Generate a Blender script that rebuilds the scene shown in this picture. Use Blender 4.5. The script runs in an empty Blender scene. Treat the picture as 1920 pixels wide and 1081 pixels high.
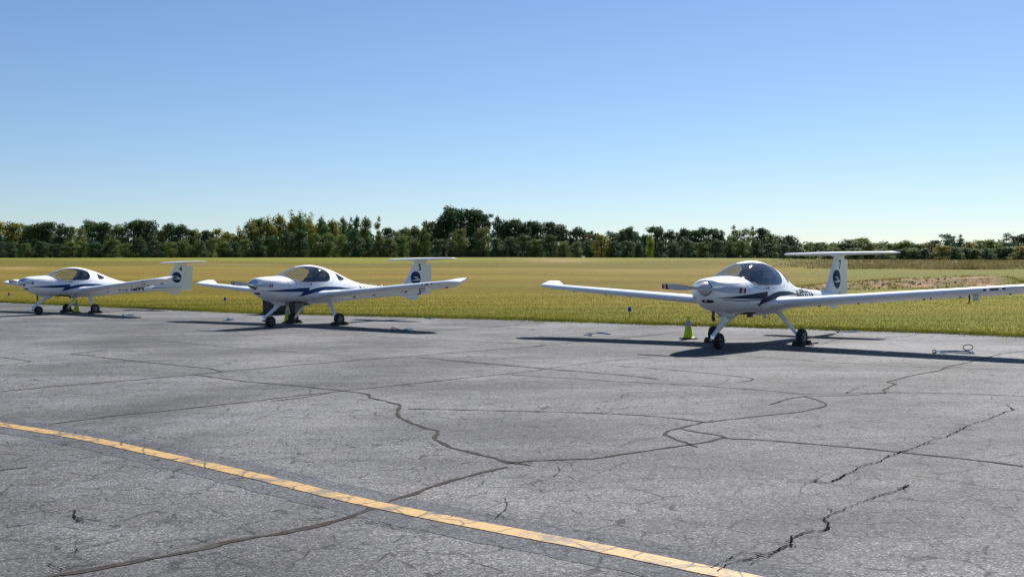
import bpy, bmesh, math, random
import numpy as np
from mathutils import Vector, Matrix
random.seed(7); RNG = np.random.default_rng(7)
R = math.radians
scene = bpy.context.scene
COL = scene.collection

# ------------------------------------------------------------------ camera
F, PITCH, ROLL, EYE = 1979.4, 0.022445, 0.008239, 1.629
cam_d = bpy.data.cameras.new('camera'); cam = bpy.data.objects.new('camera', cam_d); COL.objects.link(cam)
cam_d.sensor_width = 36; cam_d.lens = F/1920*36; cam_d.clip_start = .1; cam_d.clip_end = 20000
_f = Vector((0, math.cos(PITCH), -math.sin(PITCH))); _u = Vector((0, math.sin(PITCH), math.cos(PITCH))); _r = Vector((1, 0, 0))
_r2 = _r*math.cos(ROLL) - _u*math.sin(ROLL); _u2 = _r*math.sin(ROLL) + _u*math.cos(ROLL)
cam.matrix_world = Matrix(((_r2.x, _u2.x, -_f.x, 0), (_r2.y, _u2.y, -_f.y, 0), (_r2.z, _u2.z, -_f.z, EYE), (0, 0, 0, 1)))
scene.camera = cam
scene.render.resolution_x = 1024; scene.render.resolution_y = 576

# ------------------------------------------------------------------ sky, sun, exposure
SUN_AZ, SUN_EL = 62.0, 42.0            # azimuth measured from +X towards +Y
world = bpy.data.worlds.new('World'); scene.world = world; world.use_nodes = True
nt = world.node_tree; bg = nt.nodes['Background']
sky = nt.nodes.new('ShaderNodeTexSky'); sky.sky_type = 'NISHITA'; sky.sun_disc = False
sky.sun_elevation = R(SUN_EL); sky.sun_rotation = R(90-SUN_AZ)
sky.altitude = 300; sky.air_density = 1.0; sky.dust_density = .15; sky.ozone_density = 3.0
tn = nt.nodes.new('ShaderNodeMix'); tn.data_type = 'RGBA'; tn.blend_type = 'MULTIPLY'; tn.inputs[0].default_value = 1; tn.inputs[7].default_value = (.90, .975, 1.12, 1)   # cool white balance
nt.links.new(sky.outputs[0], tn.inputs[6]); nt.links.new(tn.outputs[2], bg.inputs[0]); bg.inputs[1].default_value = .051
sl = bpy.data.lights.new('sun', 'SUN'); sun = bpy.data.objects.new('sun', sl); COL.objects.link(sun)
sl.energy = 5.0; sl.angle = R(.5); sl.color = (1, .96, .90)
sun.rotation_euler = Vector((-math.cos(R(SUN_AZ))*math.cos(R(SUN_EL)), -math.sin(R(SUN_AZ))*math.cos(R(SUN_EL)), -math.sin(R(SUN_EL)))).to_track_quat('-Z', 'Y').to_euler()
scene.view_settings.view_transform = 'Standard'; scene.view_settings.look = 'None'
scene.view_settings.exposure = 0.88; scene.view_settings.gamma = 1

# ------------------------------------------------------------------ helpers
def ray(u, v):
    """direction of the photograph's pixel (1920 wide), y component = depth"""
    X = (u-960)/F; U = -(v-540.5)/F
    x = X*math.cos(ROLL)+U*math.sin(ROLL); w = -X*math.sin(ROLL)+U*math.cos(ROLL)
    return x, math.cos(PITCH)+w*math.sin(PITCH), -math.sin(PITCH)+w*math.cos(PITCH)
def G(u, v, z=0.):
    x, y, w = ray(u, v); t = (z-EYE)/w
    return Vector((x*t, y*t, z))
def at(u, v, Y):
    x, y, w = ray(u, v); t = Y/y
    return Vector((x*t, Y, EYE+w*t))
def proj_v(x, y, z):
    z = z-EYE
    d = y*math.cos(PITCH)-z*math.sin(PITCH); u = y*math.sin(PITCH)+z*math.cos(PITCH)
    return 960+F*(x*math.cos(ROLL)-u*math.sin(ROLL))/d, 540.5-F*(x*math.sin(ROLL)+u*math.cos(ROLL))/d

def tag(o, label=None, cat=None, group=None, kind=None):
    if label: o['label'] = label
    if cat: o['category'] = cat
    if group: o['group'] = group
    if kind: o['kind'] = kind
    return o
def empty(name, loc=(0, 0, 0), rot=(0, 0, 0)):
    o = bpy.data.objects.new(name, None); COL.objects.link(o); o.location = loc; o.rotation_euler = rot
    o.empty_display_size = .2
    return o
def mesh_obj(name, V, Fc, mat, parent=None, smooth=False):
    me = bpy.data.meshes.new(name); me.from_pydata([tuple(v) for v in V], [], [tuple(f) for f in Fc]); me.update()
    o = bpy.data.objects.new(name, me); COL.objects.link(o)
    if mat: me.materials.append(mat)
    if smooth: me.polygons.foreach_set('use_smooth', [True]*len(me.polygons))
    if parent: o.parent = parent
    return o
def bm_obj(name, bm, mat, parent=None, smooth=False, sharp=None):
    me = bpy.data.meshes.new(name); bmesh.ops.recalc_face_normals(bm, faces=bm.faces[:]); bm.to_mesh(me); bm.free()
    o = bpy.data.objects.new(name, me); COL.objects.link(o)
    if mat: me.materials.append(mat)
    if smooth:
        me.polygons.foreach_set('use_smooth', [True]*len(me.polygons))
        me.set_sharp_from_angle(angle=R(sharp or 40))
    if parent: o.parent = parent
    return o
def copy_tree(o, parent=None):
    c = o.copy(); COL.objects.link(c); c.parent = parent
    for ch in [x for x in bpy.data.objects if x.parent == o]: copy_tree(ch, c)
    return c
def box(bm, c, s, bev=0.0, M=None):
    r = bmesh.ops.create_cube(bm, size=1.0); vs = r['verts']
    for v in vs: v.co = Vector((v.co.x*s[0], v.co.y*s[1], v.co.z*s[2]))
    if bev:
        es = list({e for v in vs for e in v.link_edges})
        rb = bmesh.ops.bevel(bm, geom=es, offset=bev, segments=2, affect='EDGES', profile=.6)
        vs = list({v for f in rb['faces'] for v in f.verts} | {v for v in vs if v.is_valid})
    for v in vs:
        if M: v.co = M @ v.co
        v.co += Vector(c)
    return vs
def tube(bm, pts, rad, seg=8, closed=False, flat=(1, 1)):
    """tube through pts; rad scalar or list"""
    pts = [Vector(p) for p in pts]; n = len(pts); rings = []
    rad = rad if isinstance(rad, (list, tuple)) else [rad]*n
    up = Vector((0, 0, 1))
    for i, p in enumerate(pts):
        a = pts[i-1] if (i > 0 or closed) else p; b = pts[(i+1) % n] if (i < n-1 or closed) else p
        t = (b-a).normalized()
        s = t.cross(up)
        if s.length < 1e-3: s = t.cross(Vector((0, 1, 0)))
        s.normalize(); w = s.cross(t).normalized()
        rings.append([bm.verts.new(p + (s*math.cos(k*2*math.pi/seg)*flat[0] + w*math.sin(k*2*math.pi/seg)*flat[1])*rad[i]) for k in range(seg)])
    m = n if closed else n-1
    for i in range(m):
        A, B = rings[i], rings[(i+1) % n]
        for k in range(seg): bm.faces.new((A[k], A[(k+1) % seg], B[(k+1) % seg], B[k]))
    if not closed:
        bm.faces.new(rings[0][::-1]); bm.faces.new(rings[-1])
def lathe(bm, prof, axis='z', seg=32, c=(0, 0, 0), cap=True):
    """prof list of (r, h)"""
    c = Vector(c); rings = []
    for r, h in prof:
        ring = []
        for k in range(seg):
            a = 2*math.pi*k/seg; x, y = r*math.cos(a), r*math.sin(a)
            p = Vector((x, y, h)) if axis == 'z' else (Vector((x, h, y)) if axis == 'y' else Vector((h, x, y)))
            ring.append(bm.verts.new(c+p))
        rings.append(ring)
    for A, B in zip(rings, rings[1:]):
        for k in range(seg): bm.faces.new((A[k], A[(k+1) % seg], B[(k+1) % seg], B[k]))
    if cap: bm.faces.new(rings[0][::-1]); bm.faces.new(rings[-1])
def pchip(xs, ys):
    xs = np.array(xs, float); ys = np.array(ys, float); h = np.diff(xs); d = np.diff(ys)/h; m = np.zeros(len(xs))
    for i in range(1, len(xs)-1):
        if d[i-1]*d[i] > 0: w1 = 2*h[i]+h[i-1]; w2 = h[i]+2*h[i-1]; m[i] = (w1+w2)/(w1/d[i-1]+w2/d[i])
    m[0] = d[0]; m[-1] = d[-1]
    def f(x):
        x = min(max(x, xs[0]), xs[-1]); i = min(int(np.searchsorted(xs, x, 'right'))-1, len(xs)-2)
        t = (x-xs[i])/h[i]; t2 = t*t; t3 = t2*t
        return float((2*t3-3*t2+1)*ys[i]+(t3-2*t2+t)*h[i]*m[i]+(-2*t3+3*t2)*ys[i+1]+(t3-t2)*h[i]*m[i+1])
    return f
def smooth(a, b, x):
    t = min(max((x-a)/(b-a), 0), 1); return t*t*(3-2*t)

# ------------------------------------------------------------------ materials
class NB:
    def __init__(s, name):
        s.m = bpy.data.materials.new(name); s.m.use_nodes = True; s.t = s.m.node_tree; s.n = s.t.nodes; s.b = s.n['Principled BSDF']
    def new(s, typ, **k):
        n = s.n.new(typ)
        for a, v in k.items(): setattr(n, a, v)
        return n
    def link(s, a, b): s.t.links.new(a, b)
    def coord(s, kind='Object'): return s.new('ShaderNodeTexCoord').outputs[kind]
    def pos(s): return s.new('ShaderNodeNewGeometry').outputs['Position']
    def noise(s, vec, scale, detail=4, rough=.55, dist=0, out='Fac'):
        n = s.new('ShaderNodeTexNoise'); s.link(vec, n.inputs['Vector']); n.inputs['Scale'].default_value = scale
        n.inputs['Detail'].default_value = detail; n.inputs['Roughness'].default_value = rough; n.inputs['Distortion'].default_value = dist
        return n.outputs[out]
    def ramp(s, fac, stops, interp='LINEAR'):
        n = s.new('ShaderNodeValToRGB'); s.link(fac, n.inputs[0]); cr = n.color_ramp; cr.interpolation = interp
        while len(cr.elements) < len(stops): cr.elements.new(.5)
        for e, (p, c) in zip(cr.elements, stops):
            e.position = p; e.color = (c, c, c, 1) if isinstance(c, (int, float)) else (*c, 1)
        return n.outputs[0]
    def mix(s, f, a, b, typ='MIX'):
        n = s.new('ShaderNodeMix', data_type='RGBA', blend_type=typ)
        for sock, v in ((n.inputs[0], f), (n.inputs[6], a), (n.inputs[7], b)):
            if isinstance(v, (int, float)): sock.default_value = v if sock.type == 'VALUE' else (v, v, v, 1)
            elif isinstance(v, tuple): sock.default_value = (*v, 1)
            else: s.link(v, sock)
        return n.outputs[2]
    def math(s, op, a, b=0.0, clamp=False):
        n = s.new('ShaderNodeMath', operation=op, use_clamp=clamp)
        for i, v in enumerate((a, b)):
            if isinstance(v, (int, float)): n.inputs[i].default_value = v
            else: s.link(v, n.inputs[i])
        return n.outputs[0]
    def mapping(s, vec, scale=(1, 1, 1), rot=(0, 0, 0)):
        n = s.new('ShaderNodeMapping'); s.link(vec, n.inputs[0]); n.inputs['Scale'].default_value = scale; n.inputs['Rotation'].default_value = rot
        return n.outputs[0]
    def bump(s, h, strength, dist=.01):
        n = s.new('ShaderNodeBump'); s.link(h, n.inputs['Height']); n.inputs['Strength'].default_value = strength; n.inputs['Distance'].default_value = dist
        s.link(n.outputs[0], s.b.inputs['Normal'])
    def base(s, c):
        if isinstance(c, tuple): s.b.inputs['Base Color'].default_value = (*c, 1)
        else: s.link(c, s.b.inputs['Base Color'])
    def rough(s, v):
        if isinstance(v, (int, float)): s.b.inputs['Roughness'].default_value = v
        else: s.link(v, s.b.inputs['Roughness'])

def simple(name, c, rough=.5, metal=0, var=.12, scale=6, spec=.5, coat=0):
    k = NB(name); p = k.coord()
    n = k.noise(p, scale, 5)
    f = k.ramp(n, [(.3, 1-var), (.7, 1+var*.3)])
    k.base(k.mix(1.0, c, f, 'MULTIPLY')); k.rough(rough); k.b.inputs['Metallic'].default_value = metal
    k.b.inputs['Specular IOR Level'].default_value = spec; k.b.inputs['Coat Weight'].default_value = coat
    if rough == 1.: k.b.inputs['Coat Weight'].default_value = 0
    return k.m
M = {}
M['white'] = simple('white_gelcoat', (.75, .78, .83), .34, var=.07, scale=1.7, spec=.35, coat=.05)
M['white_grey'] = simple('light_grey_paint', (.50, .515, .54), .3, var=.06)
M['navy'] = simple('navy_vinyl', (.008, .018, .055), .5, var=.05, spec=.12)
M['navy2'] = simple('mid_blue_vinyl', (.010, .036, .12), .5, var=.05, spec=.12)
M['silver_stripe'] = simple('silver_vinyl', (.42, .44, .47), .3, var=.05)
M['black'] = simple('black_lettering', (.010, .012, .018), .5, spec=.12)
M['tyre'] = simple('tyre_rubber', (.018, .018, .019), .75, var=.35, scale=14)
M['rim'] = simple('wheel_hub_metal', (.16, .16, .165), .45, .6)
M['rubber'] = simple('chock_rubber', (.022, .022, .024), .8, var=.4, scale=20)
M['metal'] = simple('polished_aluminium', (.75, .77, .80), .12, 1.0, var=.03)
M['steel'] = simple('dark_steel', (.09, .085, .08), .45, .8)
M['maroon'] = simple('maroon_paint', (.20, .012, .018), .35)
M['dark'] = simple('dark_recess', (.008, .008, .009), .8)
M['interior'] = simple('cockpit_lining', (.10, .105, .115), .8)
M['seat'] = simple('seat_cloth', (.03, .04, .06), .85, var=.3)
M['tan'] = simple('tan_leather', (.30, .21, .14), .7, var=.2)
M['gasket'] = simple('canopy_gasket', (.10, .10, .11), .6)
M['lime'] = simple('lime_plastic', (.52, .62, .02), .5, var=.12)
M['collar'] = simple('reflective_collar', (.58, .62, .68), .35)
M['rope'] = simple('blue_rope_fibre', (.05, .19, .32), .85, var=.35, scale=30)
M['rope_dark'] = simple('dark_rope_fibre', (.03, .03, .028), .9, var=.3, scale=30)
M['blue_lens'] = simple('blue_lens', (.012, .015, .30), .15, coat=.5)
M['stake'] = simple('painted_stake', (.55, .36, .22), .6)
M['cabinet'] = simple('dark_navy_cabinet', (.012, .016, .028), .5, var=.2, scale=3)
M['bark'] = simple('pine_bark', (.10, .075, .055), .9, var=.4, scale=3)
def glass_mat():
    k = NB('canopy_acrylic'); out = k.n['Material Output']
    tr = k.new('ShaderNodeBsdfTransparent'); tr.inputs[0].default_value = (.83, .86, .90, 1)
    gl = k.new('ShaderNodeBsdfGlossy'); gl.inputs['Roughness'].default_value = .03
    fr = k.new('ShaderNodeLayerWeight'); fr.inputs[0].default_value = .5
    f = k.math('ADD', k.math('MULTIPLY', k.math('POWER', fr.outputs['Facing'], 4.0), .8), .11, True)
    mx = k.new('ShaderNodeMixShader'); k.link(f, mx.inputs[0]); k.link(tr.outputs[0], mx.inputs[1]); k.link(gl.outputs[0], mx.inputs[2])
    k.link(mx.outputs[0], out.inputs[0]); return k.m
M['glass'] = glass_mat()

def asphalt_mat(name='weathered_asphalt', base=(.106, .106, .109), amp=1.35):
    k = NB(name); p = k.pos()
    # large tone patches (sealed squares, wash marks)
    big = k.noise(p, .17, 4, .55, .8)
    midn = k.noise(k.mapping(p, (.55, 1.5, 1), (0, 0, R(-12))), .5, 5, .6, .4)
    tone = k.ramp(k.math('ADD', k.math('MULTIPLY', big, .6), k.math('MULTIPLY', midn, .4)), [(.36, 1-.36*amp), (.46, 1-.14*amp), (.52, 1+.06*amp), (.60, 1+.30*amp)])
    # aggregate
    vo = k.new('ShaderNodeTexVoronoi'); k.link(p, vo.inputs['Vector']); vo.inputs['Scale'].default_value = 88
    sep = k.new('ShaderNodeSeparateColor'); k.link(vo.outputs['Color'], sep.inputs[0])
    agg = k.ramp(sep.outputs[0], [(0, .46), (.35, .76), (.75, 1.10), (.9, 1.6), (1, 2.2)])
    vo2 = k.new('ShaderNodeTexVoronoi'); k.link(p, vo2.inputs['Vector']); vo2.inputs['Scale'].default_value = 30
    sep2 = k.new('ShaderNodeSeparateColor'); k.link(vo2.outputs['Color'], sep2.inputs[0])
    agg2 = k.ramp(sep2.outputs[1], [(0, .92), (.5, 1.0), (.95, 1.04), (1, 1.25)])
    fine = k.ramp(k.noise(p, 260, 2, .6), [(.3, .80), (.7, 1.2)])
    col = k.mix(1, base, tone, 'MULTIPLY'); col = k.mix(1, col, k.ramp(k.noise(k.mapping(p, (1, 2.2, 1), (0, 0, R(14))), 1.1, 6, .7), [(.3, .84), (.7, 1.16)]), 'MULTIPLY'); col = k.mix(1, col, agg, 'MULTIPLY'); col = k.mix(1, col, agg2, 'MULTIPLY'); col = k.mix(1, col, fine, 'MULTIPLY')
    # tan bleached spots
    col = k.mix(k.ramp(k.noise(p, .9, 5, .65), [(.56, 0), (.74, .38)]), col, k.mix(1, col, (1.35, 1.22, 1.02), 'MULTIPLY'))
    # hairline crazing in places
    dn = k.noise(p, 3.2, 4, .6, 0, 'Color')
    wp = k.mix(.16, p, dn, 'ADD')
    ve = k.new('ShaderNodeTexVoronoi', feature='DISTANCE_TO_EDGE'); k.link(wp, ve.inputs['Vector']); ve.inputs['Scale'].default_value = 2.6
    line = k.ramp(ve.outputs['Distance'], [(.0, 1), (.018, .9), (.032, 0)])
    msk = k.ramp(k.noise(p, .42, 3, .5), [(.38, 0), (.48, 1)]); brk = k.ramp(k.noise(p, 5.5, 3, .6), [(.46, 0), (.56, 1)])
    cr = k.math('MULTIPLY', k.math('MULTIPLY', line, msk), brk)
    ve2 = k.new('ShaderNodeTexVoronoi', feature='DISTANCE_TO_EDGE'); k.link(wp, ve2.inputs['Vector']); ve2.inputs['Scale'].default_value = 8
    line2 = k.ramp(ve2.outputs['Distance'], [(.0, .9), (.04, .6), (.065, 0)])
    brk2 = k.ramp(k.noise(p, 2.3, 3, .6), [(.50, 0), (.57, 1)])
    cr2 = k.math('MULTIPLY', k.math('MULTIPLY', line2, brk2), .75)
    crk = k.math('MAXIMUM', cr, cr2)
    col = k.mix(k.math('MULTIPLY', crk, .85), col, (.018, .018, .02))
    k.base(col); k.rough(.86); k.b.inputs['Specular IOR Level'].default_value = .24
    h = k.math('SUBTRACT', k.math('ADD', k.math('MULTIPLY', vo.outputs['Distance'], -1.0), k.math('MULTIPLY', k.noise(p, 180, 3), .8)), k.math('MULTIPLY', crk, 1.0))
    k.bump(h, .55, .006)
    return k.m
def sealer_mat(name, c, wear=.55, sc=7):
    k = NB(name); p = k.pos()
    n = k.noise(p, sc, 5, .65)
    vo = k.new('ShaderNodeTexVoronoi'); k.link(p, vo.inputs['Vector']); vo.inputs['Scale'].default_value = 70
    sep = k.new('ShaderNodeSeparateColor'); k.link(vo.outputs['Color'], sep.inputs[0])
    col = k.mix(1, c, k.ramp(sep.outputs[0], [(0, .8), (.8, 1.05), (1, 1.5)]), 'MULTIPLY')
    k.base(k.mix(k.ramp(n, [(.5, 0), (.72, wear)]), col, (.085, .08, .078))); k.rough(.95); k.b.inputs['Specular IOR Level'].default_value = .08
    return k.m
def paint_mat():
    k = NB('yellow_line_paint'); p = k.pos()
    n = k.noise(p, 5, 6, .7); n2 = k.noise(p, 60, 3, .6)
    vo = k.new('ShaderNodeTexVoronoi'); k.link(p, vo.inputs['Vector']); vo.inputs['Scale'].default_value = 75
    sep = k.new('ShaderNodeSeparateColor'); k.link(vo.outputs['Color'], sep.inputs[0])
    c = k.mix(1, (.40, .245, .072), k.ramp(sep.outputs[0], [(0, .78), (.6, 1), (1, 1.15)]), 'MULTIPLY')
    c = k.mix(k.ramp(n2, [(.58, 0), (.7, .4)]), c, (.16, .13, .10))
    wp = k.mix(.12, p, k.noise(p, 4, 4, .6, 0, 'Color'), 'ADD')
    ve = k.new('ShaderNodeTexVoronoi', feature='DISTANCE_TO_EDGE'); k.link(wp, ve.inputs['Vector']); ve.inputs['Scale'].default_value = 3.4
    line = k.ramp(ve.outputs['Distance'], [(0, 1), (.02, .8), (.032, 0)])
    c = k.mix(k.math('MULTIPLY', line, k.ramp(n, [(.38, 0), (.48, .95)])), c, (.022, .02, .018))
    c = k.mix(k.ramp(k.noise(p, 2.2, 7, .75), [(.51, 0), (.60, .8)]), c, (.075, .07, .068))
    k.base(c); k.rough(.65); k.bump(n2, .3, .004); return k.m
M['asphalt'] = asphalt_mat(); M['sealer'] = sealer_mat('crack_sealer', (.042, .036, .032), .65); M['crack'] = simple('open_crack', (.008, .0075, .0075), 1., var=.2, spec=.02)
M['blackband'] = asphalt_mat('black_border_paint', (.076, .079, .087), .7); M['yellow'] = paint_mat()
M['faded'] = sealer_mat('faded_marking', (.20, .175, .13), .6, 5)

def grass_mat():
    k = NB('autumn_grass_field'); p = k.pos()
    at_ = k.new('ShaderNodeAttribute'); at_.attribute_name = 'tint'
    n1 = k.noise(k.mapping(p, (.12, 1, 1)), .38, 7, .7); n2 = k.noise(p, 2.5, 5, .7); n3 = k.noise(p, 14, 4, .7)
    c = k.mix(1, at_.outputs['Color'], k.ramp(n1, [(.34, (.58, .74, .60)), (.5, (.98, 1, 1)), (.66, (1.34, 1.16, 1.0))]), 'MULTIPLY')
    c = k.mix(1, c, k.ramp(n2, [(.25, (.70, .76, .7)), (.75, (1.25, 1.2, 1.15))]), 'MULTIPLY')
    c = k.mix(1, c, k.ramp(n3, [(.25, .66), (.75, 1.3)]), 'MULTIPLY')
    k.base(c); k.rough(.95); k.b.inputs['Specular IOR Level'].default_value = .1
    k.bump(k.math('ADD', n3, k.noise(p, 40, 3)), .9, .06); return k.m
def blade_mat(name, cols, trans=.35):
    k = NB(name); p = k.pos(); out = k.n['Material Output']
    n = k.noise(k.mapping(p, (.13, 1, 1)), .42, 6, .65); n2 = k.noise(p, 1.6, 4)
    c = k.ramp(k.math('ADD', k.math('MULTIPLY', n, .7), k.math('MULTIPLY', n2, .3)), [(.38, cols[0]), (.5, cols[1]), (.61, cols[2])])
    k.base(c); k.rough(.8); k.b.inputs['Specular IOR Level'].default_value = .15
    tl = k.new('ShaderNodeBsdfTranslucent'); k.link(c, tl.inputs[0])
    mx = k.new('ShaderNodeMixShader'); mx.inputs[0].default_value = trans
    k.link(k.b.outputs[0], mx.inputs[1]); k.link(tl.outputs[0], mx.inputs[2]); k.link(mx.outputs[0], out.inputs[0]); return k.m
def leaf_mat(name, a, b, trans=.3):
    k = NB(name); out = k.n['Material Output']; oi = k.new('ShaderNodeObjectInfo'); p = k.pos()
    n = k.noise(p, .55, 4, .7)
    c = k.mix(k.ramp(n, [(.35, 0), (.65, 1)]), a, b)
    c = k.mix(1, c, k.ramp(oi.outputs['Random'], [(0, (.78, .80, .9)), (.5, (1, 1, 1)), (1, (1.3, 1.18, .95))]), 'MULTIPLY')
    k.base(c); k.rough(.7); k.b.inputs['Specular IOR Level'].default_value = .2
    tl = k.new('ShaderNodeBsdfTranslucent'); k.link(c, tl.inputs[0])
    mx = k.new('ShaderNodeMixShader'); mx.inputs[0].default_value = trans
    k.link(k.b.outputs[0], mx.inputs[1]); k.link(tl.outputs[0], mx.inputs[2]); k.link(mx.outputs[0], out.inputs[0]); return k.m
M['grass'] = grass_mat()
M['blades'] = blade_mat('grass_blades', [(.095, .105, .010), (.165, .150, .017), (.235, .172, .040)])
M['blades_edge'] = blade_mat('edge_grass_blades', [(.05, .07, .010), (.11, .125, .016), (.19, .175, .03)])  # darker than the field blades: shadow along the apron edge put into the colour
M['weeds'] = blade_mat('weed_blades', [(.11, .105, .035), (.18, .15, .058), (.25, .195, .09)])
M['leaf_pine'] = leaf_mat('pine_needles', (0.039, 0.085, 0.039), (0.070, 0.127, 0.045), .2)
M['leaf_green'] = leaf_mat('green_leaves', (0.079, 0.133, 0.034), (0.147, 0.200, 0.047))  # lightened leaf colour stands in for haze on the distant trees
M['leaf_yellow'] = leaf_mat('yellowing_leaves', (.125, .155, .030), (.26, .24, .045), .35)
M['leaf_bright'] = leaf_mat('bright_yellow_green_leaves', (.15, .22, .03), (.22, .28, .045), .4)
M['leaf_olive'] = leaf_mat('olive_leaves', (0.084, 0.113, 0.042), (0.167, 0.191, 0.061))
M['leaf_rust'] = leaf_mat('rusty_leaves', (.10, .07, .035), (.16, .10, .05))

# ------------------------------------------------------------------ ground: one field sheet, apron sheet
EDGE = [G(-330, 560), G(0, 566.5), G(240, 577), G(480, 587.5), G(700, 592.5), G(960, 599), G(1240, 608.5), G(1500, 616), G(1700, 622), G(1900, 630), G(2300, 650)]
def edge_y(x):
    P = EDGE
    for a, b in zip(P, P[1:]):
        if x <= b.x or b is P[-1]:
            return a.y+(b.y-a.y)*(x-a.x)/(b.x-a.x)
CREST_Y = 250.
US = [-500, 0, 480, 960, 1440, 1500, 1580, 1700, 1860, 2000, 2600]
V_CREST = [485, 483.3, 482.6, 482.2, 484, 485.5, 486.5, 487, 487.5, 487, 487]
Z_BANK = [0, 0, 0, 0, .05, .1, .3, .55, .66, .5, .3]      # small rise at y ~ 66
ZB150 = [505, 505, 504, 503, 502, 504, 505, 505, 505, 504, 504]
def terrain(x, y):
    yy = max(y, 20.); u = 960+F*x/yy
    u = min(max(u, US[0]), US[-1])
    if y <= 56: return 0.
    bank = np.interp(u, US, Z_BANK)
    yb0 = 61.5
    z68 = bank*1.0
    z150 = at(u, np.interp(u, US, ZB150), 150).z
    z250 = at(u, np.interp(u, US, V_CREST), CREST_Y).z
    if y < 68: z = z68*smooth(yb0, 66.5, y + .8*math.sin(x*.9)+.5*math.sin(x*2.3+1))
    elif y < 150: z = z68+(z150-z68)*((y-68)/82)**1.15
    elif y < 250: t = (y-150)/100; z = z150+(z250-z150)*(t*.55+.45*smooth(0, 1, t))
    elif y < 262: z = z250-.25*smooth(250, 262, y)
    else: z = z250-.25-.0035*(y-262)
    return z
def field():
    ys = [3, 12, 20]+list(np.arange(22, 60, 1.0))+list(np.arange(60, 70, .35))+list(np.arange(70, 150, 2))+list(np.arange(150, 246, 3))+[247, 249, 250, 252, 255, 262, 280, 320, 400, 520, 700, 1200, 3000, 9000]
    fr = np.linspace(-.75, .75, 181)
    V, C = [], []
    for y in ys:
        for f in fr:
            w = max(y, 60); x = f*w*1.15
            yy = y
            V.append((x, yy, terrain(x, yy)-(.012 if yy < 56 else 0)))
    n = len(fr); Fc = [(j*n+i, j*n+i+1, (j+1)*n+i+1, (j+1)*n+i) for j in range(len(ys)-1) for i in range(n-1)]
    o = mesh_obj('grass_field', V, Fc, M['grass'], smooth=True); tag(o, kind='structure')
    # colour of the sward itself: mown swaths, dry strips, bare red clay
    swath = [(470, (.24, .26, .05)), (484, (.25, .26, .055)), (488, (.24, .235, .06)), (492, (.185, .16, .045)), (499, (.19, .155, .045)), (503, (.29, .225, .065)), (511, (.27, .20, .06)), (515, (.24, .17, .05)),
             (521, (.30, .23, .06)), (529, (.23, .165, .045)), (536, (.26, .20, .045)), (545, (.24, .19, .035)), (556, (.30, .25, .05)), (572, (.31, .26, .05)), (585, (.25, .24, .035)), (620, (.25, .25, .035))]
    swR = [(470, (.20, .20, .06)), (488, (.18, .15, .08)), (496, (.17, .145, .07)), (504, (.18, .16, .07)), (507, (.22, .215, .07)), (514, (.23, .22, .07)), (520, (.25, .21, .06)), (527, (.22, .22, .05)), (548, (.27, .26, .04)), (566, (.30, .27, .045)), (590, (.26, .25, .035)), (640, (.27, .27, .035))]
    vv = [a for a, _ in swath]; vr = [a for a, _ in swR]
    me = o.data; ca = me.color_attributes.new('tint', 'FLOAT_COLOR', 'POINT'); buf = np.ones((len(V), 4), np.float32)
    for i, (x, y, z) in enumerate(V):
        if y < 20: buf[i, :3] = (.17, .16, .03); continue
        u, v = proj_v(x, y, z)
        v += 2.0*math.sin(x*.05+y*.03)+1.2*math.sin(x*.13+2)
        L = np.array([np.interp(v, vv, [c[k] for _, c in swath]) for k in range(3)])
        Rr = np.array([np.interp(v, vr, [c[k] for _, c in swR]) for k in range(3)])
        f = smooth(1420, 1620, u); c = (L*(1-f)+Rr*f)*np.array((.66, .65, .34))
        clay = np.array((.36, .225, .15))
        def blob(cu, cv, su, sv): return math.exp(-((u-cu)/su)**2-((v-cv)/sv)**2)
        k = .55*blob(1045, 489, 60, 3)+.5*blob(32, 503, 40, 2.5)+.3*blob(1150, 504, 130, 1.6)+.45*blob(1280, 545, 60, 5)+.3*blob(1500, 541, 60, 6)+.35*blob(440, 497, 120, 2)
        if 60.5 < y < 67.3 and z > .02:      # the eroded face of the little bank
            k = max(k, (1-smooth(1850, 1905, u))*min(1, (z/.2))*(.75+.35*math.sin(x*1.7)*math.sin(x*.61+1)+.2))
        k = min(max(k, 0), 1); c = c*(1-k)+clay*k
        buf[i, :3] = c
    ca.data.foreach_set('color', buf.ravel())
field()

def apron():
    V, Fc = [], []; xs = np.concatenate([np.linspace(EDGE[0].x, EDGE[-1].x, 420)])
    for x in xs:
        j = .14*math.sin(x*1.3)+.10*math.sin(x*3.1+1)+.08*math.sin(x*7.7)+.05*math.sin(x*17.)
        V.append((x, edge_y(x)+j, 0.0)); V.append((x if abs(x) < 14 else x, -12, 0.0))
    for i in range(len(xs)-1): Fc.append((2*i, 2*i+1, 2*i+3, 2*i+2))
    o = mesh_obj('apron_pavement', V, Fc, M['asphalt']); tag(o, kind='structure')
apron()
# pale taxiway beyond the field, seen edge on along the crest
V = []
for u in np.linspace(-500, 1470, 60):
    for Y in (247.5, 251.0):
        x = (u-960)/F*Y; V.append((x, Y, terrain(x, Y)+.05))
o = mesh_obj('taxiway', V, [(2*i, 2*i+2, 2*i+3, 2*i+1) for i in range(59)], simple('pale_concrete', (.27, .265, .25), .8)); tag(o, kind='structure')

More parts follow.
